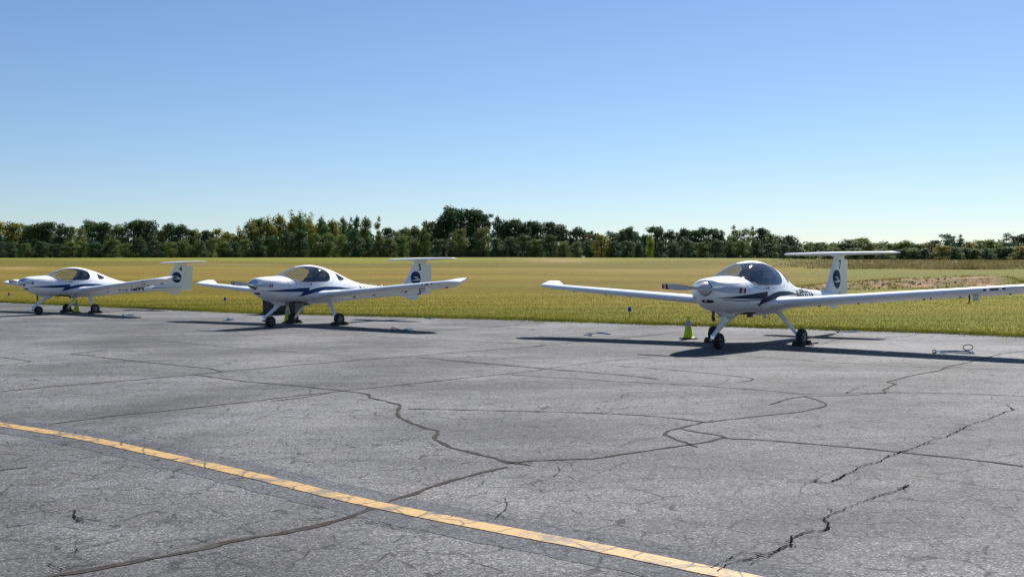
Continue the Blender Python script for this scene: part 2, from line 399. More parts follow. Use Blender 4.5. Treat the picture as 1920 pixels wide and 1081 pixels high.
# ------------------------------------------------------------------ apron surface marks: yellow line, sealed joints, open cracks
def ribbon(V, Fc, pts, w, z, wob=.0, taper=False, seg=.12, wn=.3, jit=.0, rag=False):
    """flat strip on the ground through ground points"""
    P = [Vector((p[0], p[1])) for p in pts]; L = []
    for a, b in zip(P, P[1:]):
        n = max(1, int((b-a).length/seg))
        for i in range(n): L.append(a+(b-a)*(i/n))
    L.append(P[-1]); n = len(L)
    if n < 2: return
    b0 = len(V)
    ph = random.uniform(0, 99); drift = 0
    for i, p in enumerate(L):
        t = (L[min(i+1, n-1)]-L[max(i-1, 0)]).normalized(); nn = Vector((-t.y, t.x))
        k = 1+wn*math.sin(i*.9+ph)+wn*.6*math.sin(i*2.3+ph*2)
        if rag: rg_ = .55*(rg_ if i else 1)+.45*random.choice((.1, .3, .7, 1., 1.3, 2.2)); k = rg_*(1+.3*math.sin(i*.11+ph))
        if taper: k *= .35+.65*math.sin(math.pi*(i+.5)/n)
        drift = drift*.7+random.uniform(-1, 1)*jit
        c = p+nn*(wob*math.sin(i*.35+ph)+drift)
        V.append((c.x+nn.x*w*k/2, c.y+nn.y*w*k/2, z)); V.append((c.x-nn.x*w*k/2, c.y-nn.y*w*k/2, z))
    for i in range(n-1): Fc.append((b0+2*i, b0+2*i+1, b0+2*i+3, b0+2*i+2))
A = lambda L: [(a/2, 560+b/2) for a, b in L]                 # traced on the enlarged left half
B = lambda L: [(960+a/2, 560+b/2) for a, b in L]             # right half
C3 = lambda L: [(600+a/3, 590+b/3) for a, b in L]
D = lambda L: [(1180+a/2.595, 640+b/2.595) for a, b in L]
E_ = lambda L: [(a/2.743, 580+b/2.743) for a, b in L]
K7 = lambda L: [(1480+a/2.452, 640+b/2.452) for a, b in L]
# yellow taxi line
yl = [(-160, 768), (0, 795.5), (150, 820), (300, 852), (480, 893), (640, 932), (800, 966), (960, 997), (1120, 1027), (1280, 1060), (1420, 1088), (1560, 1118)]
def catmull(P, n=6):
    out = []
    for i in range(len(P)-1):
        p0, p1, p2, p3 = P[max(i-1, 0)], P[i], P[i+1], P[min(i+2, len(P)-1)]
        for k in range(n):
            t = k/n; out.append(tuple(.5*((2*p1[j])+(-p0[j]+p2[j])*t+(2*p0[j]-5*p1[j]+4*p2[j]-p3[j])*t*t+(-p0[j]+3*p1[j]-3*p2[j]+p3[j])*t**3) for j in range(2)))
    return out+[P[-1]]
YL = catmull([tuple(G(u, v)[:2]) for u, v in yl])
V, Fc = [], []; ribbon(V, Fc, YL, .60, .002, wn=.035, seg=.06, jit=.004); o = mesh_obj('black_line_border', V, Fc, M['blackband']); tag(o, kind='structure')
V, Fc = [], []; ribbon(V, Fc, YL, .150, .006, wn=.02, seg=.04); o = mesh_obj('yellow_line', V, Fc, M['yellow']); tag(o, kind='structure')
seal = [
 (A([(0, 347), (330, 318), (700, 287), (1100, 249), (1500, 218), (1920, 186)]), .055),
 (A([(1920, 186), (2060, 172), (2330, 148), (2560, 122)]), .04),
 (A([(730, 284), (900, 308), (1150, 330), (1290, 345), (1380, 358), (1390, 370), (1500, 398), (1490, 440), (1530, 462), (1640, 494), (1620, 525), (1700, 556), (1900, 612), (1990, 624)]), .05),
 (A([(180, 470), (420, 440), (760, 405), (1020, 375), (1250, 348), (1500, 323), (1750, 296), (1920, 280)]), .04),
 (A([(1020, 384), (1140, 370), (1240, 352)]), .03),
 (A([(268, 206), (400, 190)]), .05), (A([(268, 206), (500, 233), (790, 262), (830, 272)]), .05),
 (A([(0, 218), (120, 235), (260, 228)]), .04), (A([(0, 250), (120, 236)]), .04),
 (A([(1560, 218), (1700, 232), (1920, 252)]), .035), (A([(1530, 413), (1920, 420)]), .035),
 (A([(160, 1042), (420, 1002), (700, 950), (860, 910), (1060, 876), (1250, 830), (1390, 785)]), .07),
 (A([(1390, 785), (1520, 738), (1660, 690), (1900, 630)]), .055), (A([(-60, 650), (100, 630)]), .05),
 (B([(0, 420), (300, 428), (560, 442), (720, 463)]), .035),
 (B([(-20, 618), (80, 608), (300, 598), (470, 576), (640, 552), (740, 536), (790, 520)]), .045),
 (B([(690, 556), (570, 510), (590, 492), (720, 464)]), .045), (B([(640, 488), (780, 514), (800, 522), (1000, 532), (1300, 560), (1700, 600), (1920, 627)]), .042),
 (B([(720, 464), (950, 437), (1100, 420), (1180, 400), (1150, 382), (1090, 366)]), .036),
 (B([(970, 396), (1090, 366), (1250, 362), (1400, 352)]), .035),
 (B([(0, 284), (300, 304), (600, 320), (900, 340), (1100, 358)]), .032), (B([(1100, 358), (1400, 352), (1700, 356), (1920, 366)]), .03),
 (B([(1400, 354), (1390, 340), (1440, 320), (1410, 312), (1480, 292), (1600, 268), (1640, 254), (1780, 222), (1830, 206), (1920, 196)]), .04),
 (B([(0, 250), (150, 266), (400, 284), (550, 303)]), .03), (B([(0, 280), (120, 264), (300, 240), (520, 218)]), .028),
 (B([(400, 252), (640, 270), (860, 292), (900, 302), (850, 312)]), .03), (B([(840, 210), (1100, 232), (1300, 244), (1700, 262), (1920, 264)]), .025),
 (C3([(580, 95), (900, 72), (1260, 45)]), .045), (C3([(980, 68), (1180, 80), (1220, 88)]), .05), (C3([(890, 114), (1200, 92)]), .03), (C3([(940, 142), (1200, 125), (1900, 66)]), .035),
 (C3([(180, 112), (400, 128), (700, 142), (1120, 160)]), .04), (C3([(1100, 52), (1260, 43)]), .05), (C3([(640, 60), (850, 42)]), .04),
 (C3([(1230, 165), (1270, 170), (1200, 182)]), .03), (C3([(1700, 130), (1920, 112)]), .03), (C3([(1080, 240), (1180, 230), (1350, 226)]), .02),
 (C3([(540, 238), (900, 270), (1270, 302), (1500, 322), (1750, 345), (1900, 362)]), .03),
 (A([(560, 152), (900, 185), (1300, 212)]), .03),
 ([(1640, 634), (1700, 630), (1740, 622)], .04), ([(1540, 645), (1570, 637), (1600, 634)], .03), ([(960, 603), (1010, 603)], .04),
]
V, Fc = [], []
for L, w in seal: ribbon(V, Fc, [tuple(G(*q)[:2]) for q in L] if w in (.05, .055, .045, .04) else catmull([tuple(G(*q)[:2]) for q in L], 4), w*.8, .0040, wob=.010, wn=.30, seg=.07, jit=.011)
o = mesh_obj('sealed_joints', V, Fc, M['sealer']); tag(o, kind='structure')
open_ = [
 (K7([(0, 945), (10, 915), (60, 882), (160, 872), (180, 845), (155, 812), (210, 790), (300, 752), (415, 708), (480, 690), (540, 660)]), .018),
 (K7([(-330, 1060), (-260, 1020), (-120, 985), (0, 940)]), .022),
 (K7([(115, 642), (165, 652), (240, 625), (320, 580), (400, 556), (440, 536), (500, 515), (560, 495), (640, 462), (720, 438), (780, 412), (820, 388), (930, 352), (1000, 322), (1030, 316), (1000, 290)]), .026),
 (K7([(165, 652), (270, 668), (390, 686)]), .007),
 (B([(110, 416), (150, 400), (290, 378)]), .012), (B([(330, 392), (410, 372), (420, 360), (560, 338)]), .012), (B([(400, 556), (460, 532), (550, 518)]), .011),
 (B([(130, 720), (300, 665), (390, 630), (450, 604)]), .008), (B([(0, 706), (100, 680), (165, 665), (180, 630)]), .009),
 (B([(740, 1010), (830, 968), (930, 920), (1000, 905)]), .011), (B([(900, 1000), (980, 960), (1040, 925), (1050, 890)]), .014),
 (B([(1080, 740), (1090, 700), (1140, 684)]), .007),
 (A([(275, 795), (290, 830), (400, 852)]), .016), (A([(30, 765), (140, 775), (160, 790), (230, 797)]), .008), (A([(285, 950), (290, 905), (320, 880)]), .010),
 (A([(930, 592), (1100, 575), (1400, 548), (1540, 530), (1570, 515), (1620, 515)]), .010), (A([(640, 550), (760, 570), (910, 598)]), .007),
 (A([(1320, 820), (1400, 842), (1500, 862), (1600, 880)]), .013), (A([(1150, 820), (1200, 840), (1340, 822)]), .008),
 (A([(1860, 830), (1900, 775), (1895, 745)]), .014), (A([(1600, 710), (1700, 735), (1760, 740), (1830, 725)]), .009),
 (A([(640, 925), (690, 930), (860, 880), (940, 842), (1050, 822)]), .009), (A([(170, 995), (230, 1020)]), .010), (A([(740, 790), (760, 812)]), .008),
 (A([(440, 520), (520, 490), (640, 465), (760, 440)]), .006), (A([(600, 820), (650, 850), (720, 870)]), .006),
 (D([(530, 198), (600, 186), (700, 170), (900, 140), (1000, 118)]), .009), (D([(430, 212), (490, 182)]), .010), (D([(1050, 258), (1080, 238), (1160, 212)]), .014),
 (D([(690, 305), (770, 285), (800, 272)]), .014), (B([(20, 670), (100, 640), (170, 600)]), .006), (B([(1230, 702), (1380, 716), (1480, 700)]), .006),
]
V, Fc = [], []
for L, w in open_:
    pts = [tuple(G(*q)[:2]) for q in L]; pts = catmull(pts, 3)
    ribbon(V, Fc, pts, w*.45, .008, wob=.0, seg=.025, jit=.009, rag=True)
    for k in range(len(pts)//3):          # short side spurs
        q = random.choice(pts); a = random.uniform(0, 6.28); l = random.uniform(.04, .22)
        ribbon(V, Fc, [q, (q[0]+math.cos(a)*l, q[1]+math.sin(a)*l)], w*.35, .008, wn=.5, seg=.03, jit=.014, taper=True)
o = mesh_obj('open_cracks', V, Fc, M['crack']); tag(o, kind='structure')
V, Fc = [], []
for L, w in [([(1488, 638), (1530, 632), (1570, 625.5)], .28), ([(360, 600), (410, 600), (445, 598)], .22)]: ribbon(V, Fc, [tuple(G(*q)[:2]) for q in L], w, .006, wn=.05, seg=.2)
o = mesh_obj('faded_parking_marks', V, Fc, M['faded']); tag(o, kind='structure')

# ------------------------------------------------------------------ grass blades (uncountable)
def blades(name, pts, h, w, mat, label=None, cat='grass'):
    n = len(pts); pts = np.array(pts); a = RNG.uniform(0, 2*np.pi, n); hh = h*RNG.uniform(.45, 1.25, n); ww = w*RNG.uniform(.6, 1.3, n)
    lx = RNG.normal(0, .35, n)*hh; ly = RNG.normal(0, .35, n)*hh
    V = np.zeros((n, 3, 3)); dx, dy = np.cos(a)*ww/2, np.sin(a)*ww/2
    V[:, 0] = pts+np.stack([-dx, -dy, -.01*np.ones(n)], 1); V[:, 1] = pts+np.stack([dx, dy, -.01*np.ones(n)], 1); V[:, 2] = pts+np.stack([lx, ly, hh], 1)
    me = bpy.data.meshes.new(name); me.vertices.add(3*n); me.vertices.foreach_set('co', V.ravel()); me.loops.add(3*n)
    me.loops.foreach_set('vertex_index', np.arange(3*n)); me.polygons.add(n); me.polygons.foreach_set('loop_start', np.arange(n)*3); me.polygons.foreach_set('loop_total', np.full(n, 3)); me.update()
    me.materials.append(mat); o = bpy.data.objects.new(name, me); COL.objects.link(o)
    return tag(o, label, cat, kind='stuff')
pts = []
while len(pts) < 260000:
    x = random.uniform(-46, 34); d = random.random()**2.0*44
    y = edge_y(x)+.02+d+.10*math.sin(x*1.3)+.07*math.sin(x*3.1+1)
    if abs(x) > .56*y: continue
    pts.append((x, y, terrain(x, y)))
blades('mown_grass', pts, .034, .017, M['blades'], 'short yellow green autumn grass covering the field behind the aircraft')
pts = []
for c in range(900):          # taller tufts that lean over the pavement edge
    x = random.uniform(-34, 15.5); y0 = edge_y(x)+random.uniform(-.22, .22); s = random.uniform(.04, .22)
    for k in range(random.randint(14, 46)): pts.append((x+random.gauss(0, s*1.6), y0+random.gauss(0, s*.6), 0))
blades('edge_grass', pts, .085, .022, M['blades_edge'], 'ragged grass tufts growing over the edge of the asphalt apron')
pts = []
for c in range(1900):
    Y = random.uniform(150, 236); u = random.uniform(1380, 2100)
    if random.random() > smooth(1400, 1640, u): continue
    x = (u-960)/F*Y
    s = random.uniform(.3, 1.2)
    for k in range(10): xx, yy = x+random.gauss(0, s), Y+random.gauss(0, s); pts.append((xx, yy, terrain(xx, yy)))
for c in range(520):
    u = 1815+random.gauss(0, 22); Y = 150+random.gauss(0, 2); x = (u-960)/F*Y
    for k in range(8): xx, yy = x+random.gauss(0, .3), Y+random.gauss(0, .4); pts.append((xx, yy, terrain(xx, yy)+.5*math.exp(-((u-1815)/18)**2)*random.random()))
blades('tall_weeds', pts, .42, .12, M['weeds'], 'brown and green tall weeds in the rough strip before the right hand trees')
pts = []
for c in range(190):          # clumps on the eroded bank
    x = random.uniform(16, 31); Y = random.uniform(61, 68.5); s = random.uniform(.08, .3)
    for k in range(26): xx, yy = x+random.gauss(0, s), Y+random.gauss(0, s); pts.append((xx, yy, terrain(xx, yy)))
blades('bank_grass', pts, .13, .03, M['blades'], 'grass clumps clinging to the small eroded red clay bank')

# stones and clods on the bank
V, Fc = [], []
for c in range(260):
    x = random.uniform(17, 27.5); Y = random.uniform(61, 66.5); r = random.uniform(.03, .13); z = terrain(x, Y)
    b0 = len(V)
    for dx, dy, dz in ((1, 0, 0), (-1, 0, 0), (0, 1, 0), (0, -1, 0), (0, 0, .8), (0, 0, -.5)): V.append((x+dx*r*random.uniform(.6, 1.4), Y+dy*r*random.uniform(.6, 1.4), z+dz*r*random.uniform(.6, 1.2)))
    for f in ((0, 2, 4), (2, 1, 4), (1, 3, 4), (3, 0, 4), (2, 0, 5), (1, 2, 5), (3, 1, 5), (0, 3, 5)): Fc.append([b0+i for i in f])
tag(mesh_obj('clay_rubble', V, Fc, simple('red_clay', (.38, .23, .16), .9, var=.5, scale=1.5)), 'reddish clay clods scattered over the face of the low bank', 'rubble', kind='stuff')
# gravel along the apron edge at the right
pts = []
V, Fc = [], []
for c in range(1500):
    x = random.uniform(8.6, 11.5) if c % 3 else random.uniform(-20, 12); y = edge_y(x)+random.gauss(-.02, .10); r = random.uniform(.008, .03); b0 = len(V)
    for dx, dy, dz in ((1, 0, 0), (-1, 0, 0), (0, 1, 0), (0, -1, 0), (0, 0, .9)): V.append((x+dx*r, y+dy*r, .004+dz*r))
    for f in ((0, 2, 4), (2, 1, 4), (1, 3, 4), (3, 0, 4)): Fc.append([b0+i for i in f])
tag(mesh_obj('loose_gravel', V, Fc, simple('grey_gravel', (.16, .15, .14), .9, var=.5, scale=9)), 'loose grey gravel along the crumbling edge of the apron', 'gravel', kind='stuff')

# ------------------------------------------------------------------ trees
def leaf_cloud(clumps, n, size, seed):
    """clumps: (cx,cy,cz,rx,ry,rz); small quads on and in the clumps"""
    g = np.random.default_rng(seed); w = np.array([c[3]*c[5] for c in clumps]); w = w/w.sum()
    idx = g.choice(len(clumps), n, p=w); c = np.array(clumps)[idx]
    d = g.normal(size=(n, 3)); d /= np.linalg.norm(d, axis=1)[:, None]; r = g.uniform(.45, 1.08, n)**.6
    P = c[:, :3]+d*c[:, 3:]*r[:, None]+g.normal(0, .12, (n, 3))
    a = g.normal(size=(n, 3)); a /= np.linalg.norm(a, axis=1)[:, None]
    nrm = d*.7+a*.6; nrm /= np.linalg.norm(nrm, axis=1)[:, None]
    t = np.cross(nrm, g.normal(size=(n, 3))); t /= np.linalg.norm(t, axis=1)[:, None]; b = np.cross(nrm, t)
    s = (size*g.uniform(.5, 1.35, n))[:, None]
    V = np.stack([P-t*s-b*s*.6, P+t*s-b*s*.5, P+t*s*.7+b*s*.7, P-t*s*.6+b*s*.8], 1)
    return V.reshape(-1, 3)
def cloud_mesh(name, V):
    n = len(V)//4; me = bpy.data.meshes.new(name); me.vertices.add(4*n); me.vertices.foreach_set('co', V.ravel()); me.loops.add(4*n)
    me.loops.foreach_set('vertex_index', np.arange(4*n)); me.polygons.add(n); me.polygons.foreach_set('loop_start', np.arange(n)*4); me.polygons.foreach_set('loop_total', np.full(n, 4)); me.update(); return me
def trunk_mesh(name, top, r, limbs):
    bm = bmesh.new(); tube(bm, [(0, 0, -1.2), (.05, 0, top*.3), (-.05, .04, top*.65), (0, 0, top)], [r, r*.85, r*.6, r*.2], 7)
    for z0, (ex, ey, ez) in limbs: tube(bm, [(0, 0, z0), (ex*.5, ey*.5, z0+(ez-z0)*.45), (ex, ey, ez)], [r*.4, r*.28, r*.08], 5)
    me = bpy.data.meshes.new(name); bm.to_mesh(me); bm.free(); me.materials.append(M['bark']); return me
def proto(kind, seed):
    """unit: 10 m tall, about 5 m wide"""
    g = random.Random(seed); cl = []; limbs = []
    def scatter(n, z0, z1, wf, r0, r1, flat, f0=.2, f1=.75, zb=1.):
        for k in range(n):
            z = z0+(z1-z0)*g.random()**zb; w = wf(z); a = g.uniform(0, 6.28); rr = w*g.uniform(f0, f1); r = g.uniform(r0, r1)
            cl.append((rr*math.cos(a), rr*math.sin(a), z, r, r, r*flat)); limbs.append((max(.5, z-1.0), (rr*math.cos(a), rr*math.sin(a), z)))
    dome = lambda zc, h, w: (lambda z: w*math.sqrt(max(.04, 1-((z-zc)/h)**2)))
    if kind == 'pine':
        scatter(30, 1.6, 9.0, dome(5.4, 4.4, 2.5), .65, 1.15, .75); scatter(8, 7.4, 9.2, dome(5.6, 4.3, 2.4), .5, .8, .8, 0, .8); n = 4600; s = .125; tr = (9, .2)
    elif kind == 'dense':
        scatter(34, .4, 8.6, dome(3.9, 5.6, 2.5), .75, 1.25, .85, .3, .74); scatter(8, 7.6, 9.3, dome(4.6, 5.2, 2.4), .4, .75, .9, 0, .8); n = 4800; s = .125; tr = (8.5, .2)
    elif kind == 'spire':
        scatter(34, .4, 8.8, lambda z: 2.35*(1-(z/10.6)**2.2)+.2, .6, 1.05, 1.1); cl.append((0, 0, 9.0, .5, .5, .9)); cl.append((.6, .3, 8.4, .5, .5, .9)); n = 4400; s = .12; tr = (9, .15)
    elif kind == 'open':
        scatter(22, 3.4, 9.1, dome(6.2, 4.0, 2.6), .5, .9, .6, .3, .95); n = 2700; s = .12; tr = (9.2, .2)
    else:
        scatter(26, 1.5, 9.2, lambda z: .3+1.9*(1-abs((z-5.2)/5)**2), .45, .85, .8, .1, .8); cl.append((0, 0, 9.4, .35, .35, .6)); n = 3000; s = .115; tr = (9.3, .16)
    cm = cloud_mesh(kind+'_crown', leaf_cloud(cl, n, s, seed)); cm.materials.append(M['leaf_pine'])
    tm = trunk_mesh(kind+'_trunk', tr[0], tr[1], limbs[:9]); return cm, tm
PROT = {k: [proto(k, 11*i+s) for s in range(3)] for i, k in enumerate(('pine', 'dense', 'spire', 'open', 'slim'))}
WORD = {'pine': 'pine', 'dense': 'bushy tree', 'spire': 'pointed tree', 'open': 'open crowned tree', 'slim': 'slender tree'}
NAME = {'pine': 'pine_tree', 'dense': 'bushy_tree', 'spire': 'pointed_tree', 'open': 'open_crowned_tree', 'slim': 'slender_tree'}
CW = {'leaf_pine': 'dark green', 'leaf_green': 'mid green', 'leaf_yellow': 'yellowing green', 'leaf_bright': 'bright yellow green', 'leaf_olive': 'dull olive', 'leaf_rust': 'rusty brown'}
LAND = [(-40, 'at the left end of the treeline'), (45, 'above the nose of the left aircraft'), (110, 'above the windshield of the left aircraft'), (165, 'above the canopy rear of the left aircraft'), (225, 'above the boom of the left aircraft'), (285, 'left of the tail of the left aircraft'), (345, 'above the tail of the left aircraft'), (400, 'above the left wingtip of the middle aircraft'), (450, 'above the propeller of the middle aircraft'), (500, 'above the nose of the middle aircraft'), (550, 'above the windshield of the middle aircraft'), (600, 'above the canopy rear of the middle aircraft'), (650, 'above the boom of the middle aircraft'), (705, 'left of the tail of the middle aircraft'), (760, 'above the tailplane of the middle aircraft'), (815, 'above the fin of the middle aircraft'), (865, 'by the highest crown'), (920, 'just right of the highest crown'), (970, 'well right of the highest crown'), (1030, 'above the left wingtip of the right aircraft'), (1085, 'left of the golden tree'), (1140, 'by the golden tree'), (1190, 'left of the bright tree'), (1240, 'right of the bright tree'), (1300, 'above the propeller of the right aircraft'), (1350, 'above the cowl of the right aircraft'), (1405, 'above the canopy of the right aircraft'), (1470, 'left of the tail of the right aircraft'), (1530, 'above the left tailplane of the right aircraft'), (1585, 'above the fin of the right aircraft'), (1640, 'above the right tailplane of the right aircraft'), (1695, 'at the right tailplane tip of the right aircraft'), (1750, 'left of the tall open crown'), (1805, 'right of the tall open crown'), (1860, 'near the right edge'), (1920, 'at the right edge')]
ORD = ['first', 'second', 'third', 'fourth', 'fifth', 'sixth', 'seventh', 'eighth', 'ninth', 'tenth']
TREES = []
def tr(u, v, w, kind, leaf, Y, row, label=None): TREES.append((u, v, w, kind, 'leaf_'+leaf, Y, row, label))
back = """0 417 36 dense yellow;24 418 36 dense yellow;52 424 30 pine pine;69 419 34 pine pine;91 417 36 pine pine;113 420 30 pine pine;134 426 24 pine green;152 429 22 dense olive;173 413 40 pine pine;197 418 32 pine pine;219 421 28 pine green;
250 412 36 pine pine;276 414 36 pine pine;304 431 18 spire yellow;321 419 28 pine pine;342 421 32 pine pine;363 431 26 dense green;386 433 26 pine pine;406 430 28 dense yellow;427 437 26 dense yellow;448 427 26 spire yellow;470 414 28 spire yellow;
488 410 28 dense green;503 408 26 spire yellow;523 404 28 spire yellow;546 398 30 spire yellow;563 399 26 spire green;584 402 28 spire yellow;604 409 26 spire green;624 413 26 spire yellow;643 410 22 slim green;658 411 20 slim green;669 408 20 slim pine;686 409 24 spire green;
710 410 24 slim green;727 428 22 pine pine;745 434 26 dense olive;759 428 30 spire green;778 424 30 pine olive;797 428 26 spire yellow;805 413 24 open pine;824 408 32 pine pine;853 387 52 pine pine;882 393 38 pine pine;897 394 34 pine pine;916 397 28 open pine;933 408 24 slim pine;950 413 30 pine pine;
966 412 30 pine pine;982 418 24 pine pine;998 415 28 pine pine;1013 418 26 pine pine;1030 417 28 pine pine;1054 421 34 pine pine;1082 426 34 pine pine;1104 437 22 open rust;1147 437 28 dense pine;1165 436 24 dense olive;1177 429 26 pine pine;1193 438 22 pine pine;
1208 441 20 spire pine;1229 429 34 pine pine;1259 435 28 pine pine;1280 433 26 dense pine;1303 436 26 pine pine;1319 430 30 pine pine;1337 433 26 pine pine;1352 437 24 slim pine;1376 429 28 slim green;1395 432 28 dense olive;1411 431 26 slim green;1428 432 28 pine pine;1445 443 26 dense green;1462 445 34 dense pine;1482 446 30 dense pine""".replace('\n', '')
for t in back.split(';'):
    u, v, w, k, l = t.split(); tr(float(u), float(v), float(w)*(1.65 if k in ('spire', 'dense') else 1.42), k, l, 292+random.uniform(-5, 8), 'back')
TREES[:] = [(t[0], t[1]-(4.5 if t[0] > 1125 and t[3] != 'spire' else 1), *t[2:]) for t in TREES]
front = """20 452 30 dense pine;48 456 32 dense green;78 452 34 dense pine;108 457 32 dense pine;136 452 32 dense green;152 450 26 dense green;180 452 34 pine pine;210 448 32 dense green;236 455 30 dense green;262 446 34 dense pine;292 450 32 dense pine;318 452 30 dense green;346 448 34 dense green;
376 452 32 dense pine;398 446 26 dense olive;418 450 30 dense green;440 452 28 dense pine;462 448 30 dense green;486 444 30 dense pine;512 440 30 dense pine;536 430 38 dense pine;562 432 36 dense pine;590 438 34 dense green;616 436 32 dense green;640 440 32 dense green;664 428 36 dense pine;690 446 28 dense pine;712 440 28 dense olive;
732 446 28 dense olive;756 440 30 dense green;778 448 28 dense olive;797 426 30 spire green;820 448 30 dense pine;846 446 28 dense olive;862 429 38 dense olive;884 444 32 dense pine;906 424 36 dense olive;930 446 32 dense pine;956 444 34 dense pine;980 440 34 dense pine;1004 448 32 dense green;1030 440 34 dense pine;1058 451 34 dense olive;1080 453 28 dense olive;1100 450 30 dense pine;
1128 440 38 dense yellow;1152 452 28 dense pine;1176 450 30 dense pine;1198 452 28 dense pine;1219 440 20 spire bright;1240 452 28 dense pine;1264 452 30 dense pine;1290 450 32 dense pine;1316 454 30 dense green;1342 450 32 dense pine;1368 452 30 dense pine;1392 450 32 dense green;1418 448 32 dense pine;1444 456 30 dense pine;1472 458 30 dense pine;1490 460 20 dense pine;0 452 30 dense pine;692 470 22 dense yellow""".replace('\n', '')
for t in front.split(';'):
    u, v, w, k, l = t.split(); tr(float(u), float(v), float(w)*1.15, k, l, 278+random.uniform(-4, 4), 'front')
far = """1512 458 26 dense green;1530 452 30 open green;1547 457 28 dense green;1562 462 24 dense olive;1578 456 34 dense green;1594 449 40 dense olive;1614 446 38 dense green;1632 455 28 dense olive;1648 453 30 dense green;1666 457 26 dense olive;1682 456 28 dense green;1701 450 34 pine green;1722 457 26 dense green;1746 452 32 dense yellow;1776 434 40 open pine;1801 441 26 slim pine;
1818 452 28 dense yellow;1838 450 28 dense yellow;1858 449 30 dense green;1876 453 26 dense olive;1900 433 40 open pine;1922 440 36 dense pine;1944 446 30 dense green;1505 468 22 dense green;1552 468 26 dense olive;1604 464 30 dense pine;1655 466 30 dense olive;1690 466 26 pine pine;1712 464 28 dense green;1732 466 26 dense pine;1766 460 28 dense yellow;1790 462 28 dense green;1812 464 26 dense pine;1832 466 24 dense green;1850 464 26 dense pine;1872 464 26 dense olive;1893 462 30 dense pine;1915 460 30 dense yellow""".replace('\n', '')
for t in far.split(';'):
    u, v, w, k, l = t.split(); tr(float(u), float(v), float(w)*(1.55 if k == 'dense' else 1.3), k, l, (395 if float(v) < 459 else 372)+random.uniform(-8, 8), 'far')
special = {(853, 'back'): 'tallest dark green pine with broad domed crown topping the treeline', (1219, 'front'): 'bright yellow green narrow tree standing out against dark pines', (710, 'back'): 'slender solitary pale green tree rising in the gap above rear boom of the middle aircraft',
           (1776, 'far'): 'tall open crowned tree rising above the right hand wood', (1900, 'far'): 'tall spreading tree against the sky near the right picture edge', (692, 'front'): 'small yellowish shrub at the foot of the treeline, lowest of all',
           (1128, 'front'): 'rounded tree with golden yellow right side in front of dark pines', (1104, 'back'): 'thin rusty brown tree between dark pine and the golden rounded tree', (546, 'back'): 'tallest yellowing green pointed tree above the canopy of the middle aircraft'}
TREES.sort(key=lambda t: t[0])
def tree_base(t):
    u, v, w, kind, leaf, Y, row, _ = t
    rw = {'back': 'tall back row', 'front': 'low front row', 'far': 'distant tall' if v < 459 else 'distant low'}[row]
    rw = {'tall back row': 'tall', 'low front row': 'low front'}.get(rw, rw)
    return CW[leaf], rw, WORD[kind], min(LAND, key=lambda q: abs(q[0]-u))[1]
tot, cnt = {}, {}
for t in TREES: tot[tree_base(t)] = tot.get(tree_base(t), 0)+((round(t[0]), t[6]) not in special)
for ti, (u, v, w, kind, leaf, Y, row, _) in enumerate(TREES):
    top = at(u, v, Y); zb = terrain(top.x, Y)-.3; H = top.z-zb; W = w/F*Y
    cm, tm = PROT[kind][ti % 3]
    r = empty(NAME[kind], (top.x, Y, zb), (0, 0, random.uniform(0, 6.28))); r.scale = (W/5.1, W/5.1, H/9.5)
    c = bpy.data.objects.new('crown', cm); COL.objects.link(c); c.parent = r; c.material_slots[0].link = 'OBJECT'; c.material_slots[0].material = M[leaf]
    t = bpy.data.objects.new('trunk', tm); COL.objects.link(t); t.parent = r
    if (round(u), row) in special: lab = special[(round(u), row)]
    else:
        b = tree_base(TREES[ti]); cnt[b] = cnt.get(b, 0)+1
        lab = ' '.join(b) if tot[b] == 1 else '%s %s %s %s, %s' % (*b, ['leftmost', 'rightmost' if tot[b] == 2 else 'middle one', 'rightmost', 'far right'][cnt[b]-1])
    tag(r, lab, 'tree', {'back': 'tall trees of the near treeline', 'front': 'lower trees in front of the near treeline', 'far': 'distant trees at the right'}[row])
# the wood closes up behind the trees one can tell apart
cl = []
for k in range(420):
    u = random.uniform(-120, 1495); Y = random.uniform(305, 330); vt = np.interp(u, [0, 300, 420, 480, 600, 700, 760, 850, 1000, 1100, 1250, 1495], [430, 428, 440, 420, 414, 424, 438, 405, 426, 434, 437, 450])
    top = at(u, vt, Y).z; z = terrain((u-960)/F*Y, Y)+random.uniform(.1, 1)*(top-terrain((u-960)/F*Y, Y)-1.5); cl.append(((u-960)/F*Y, Y, z, random.uniform(2, 3.5), 2.5, random.uniform(1.4, 2.4)))
for k in range(240):
    u = random.uniform(1490, 2080); Y = random.uniform(400, 440); top = at(u, 454, Y).z; z0 = terrain((u-960)/F*Y, Y); z = z0+random.uniform(0, 1)*(top-z0-1.5); cl.append(((u-960)/F*Y, Y, z, random.uniform(2, 4), 3, random.uniform(1.5, 2.5)))
for k in range(260):
    u = random.uniform(-120, 1500); Y = random.uniform(296, 304); x = (u-960)/F*Y; cl.append((x, Y, terrain(x, Y)+random.uniform(.3, 3), 2.6, 1.5, 1.7))
cm = cloud_mesh('far_wood', leaf_cloud(cl, 75000, .42, 5)); cm.materials.append(M['leaf_pine']); o = bpy.data.objects.new('far_wood', cm); COL.objects.link(o)
tag(o, 'dark interior of the wood closing the gaps behind the front trees', 'wood', kind='stuff')

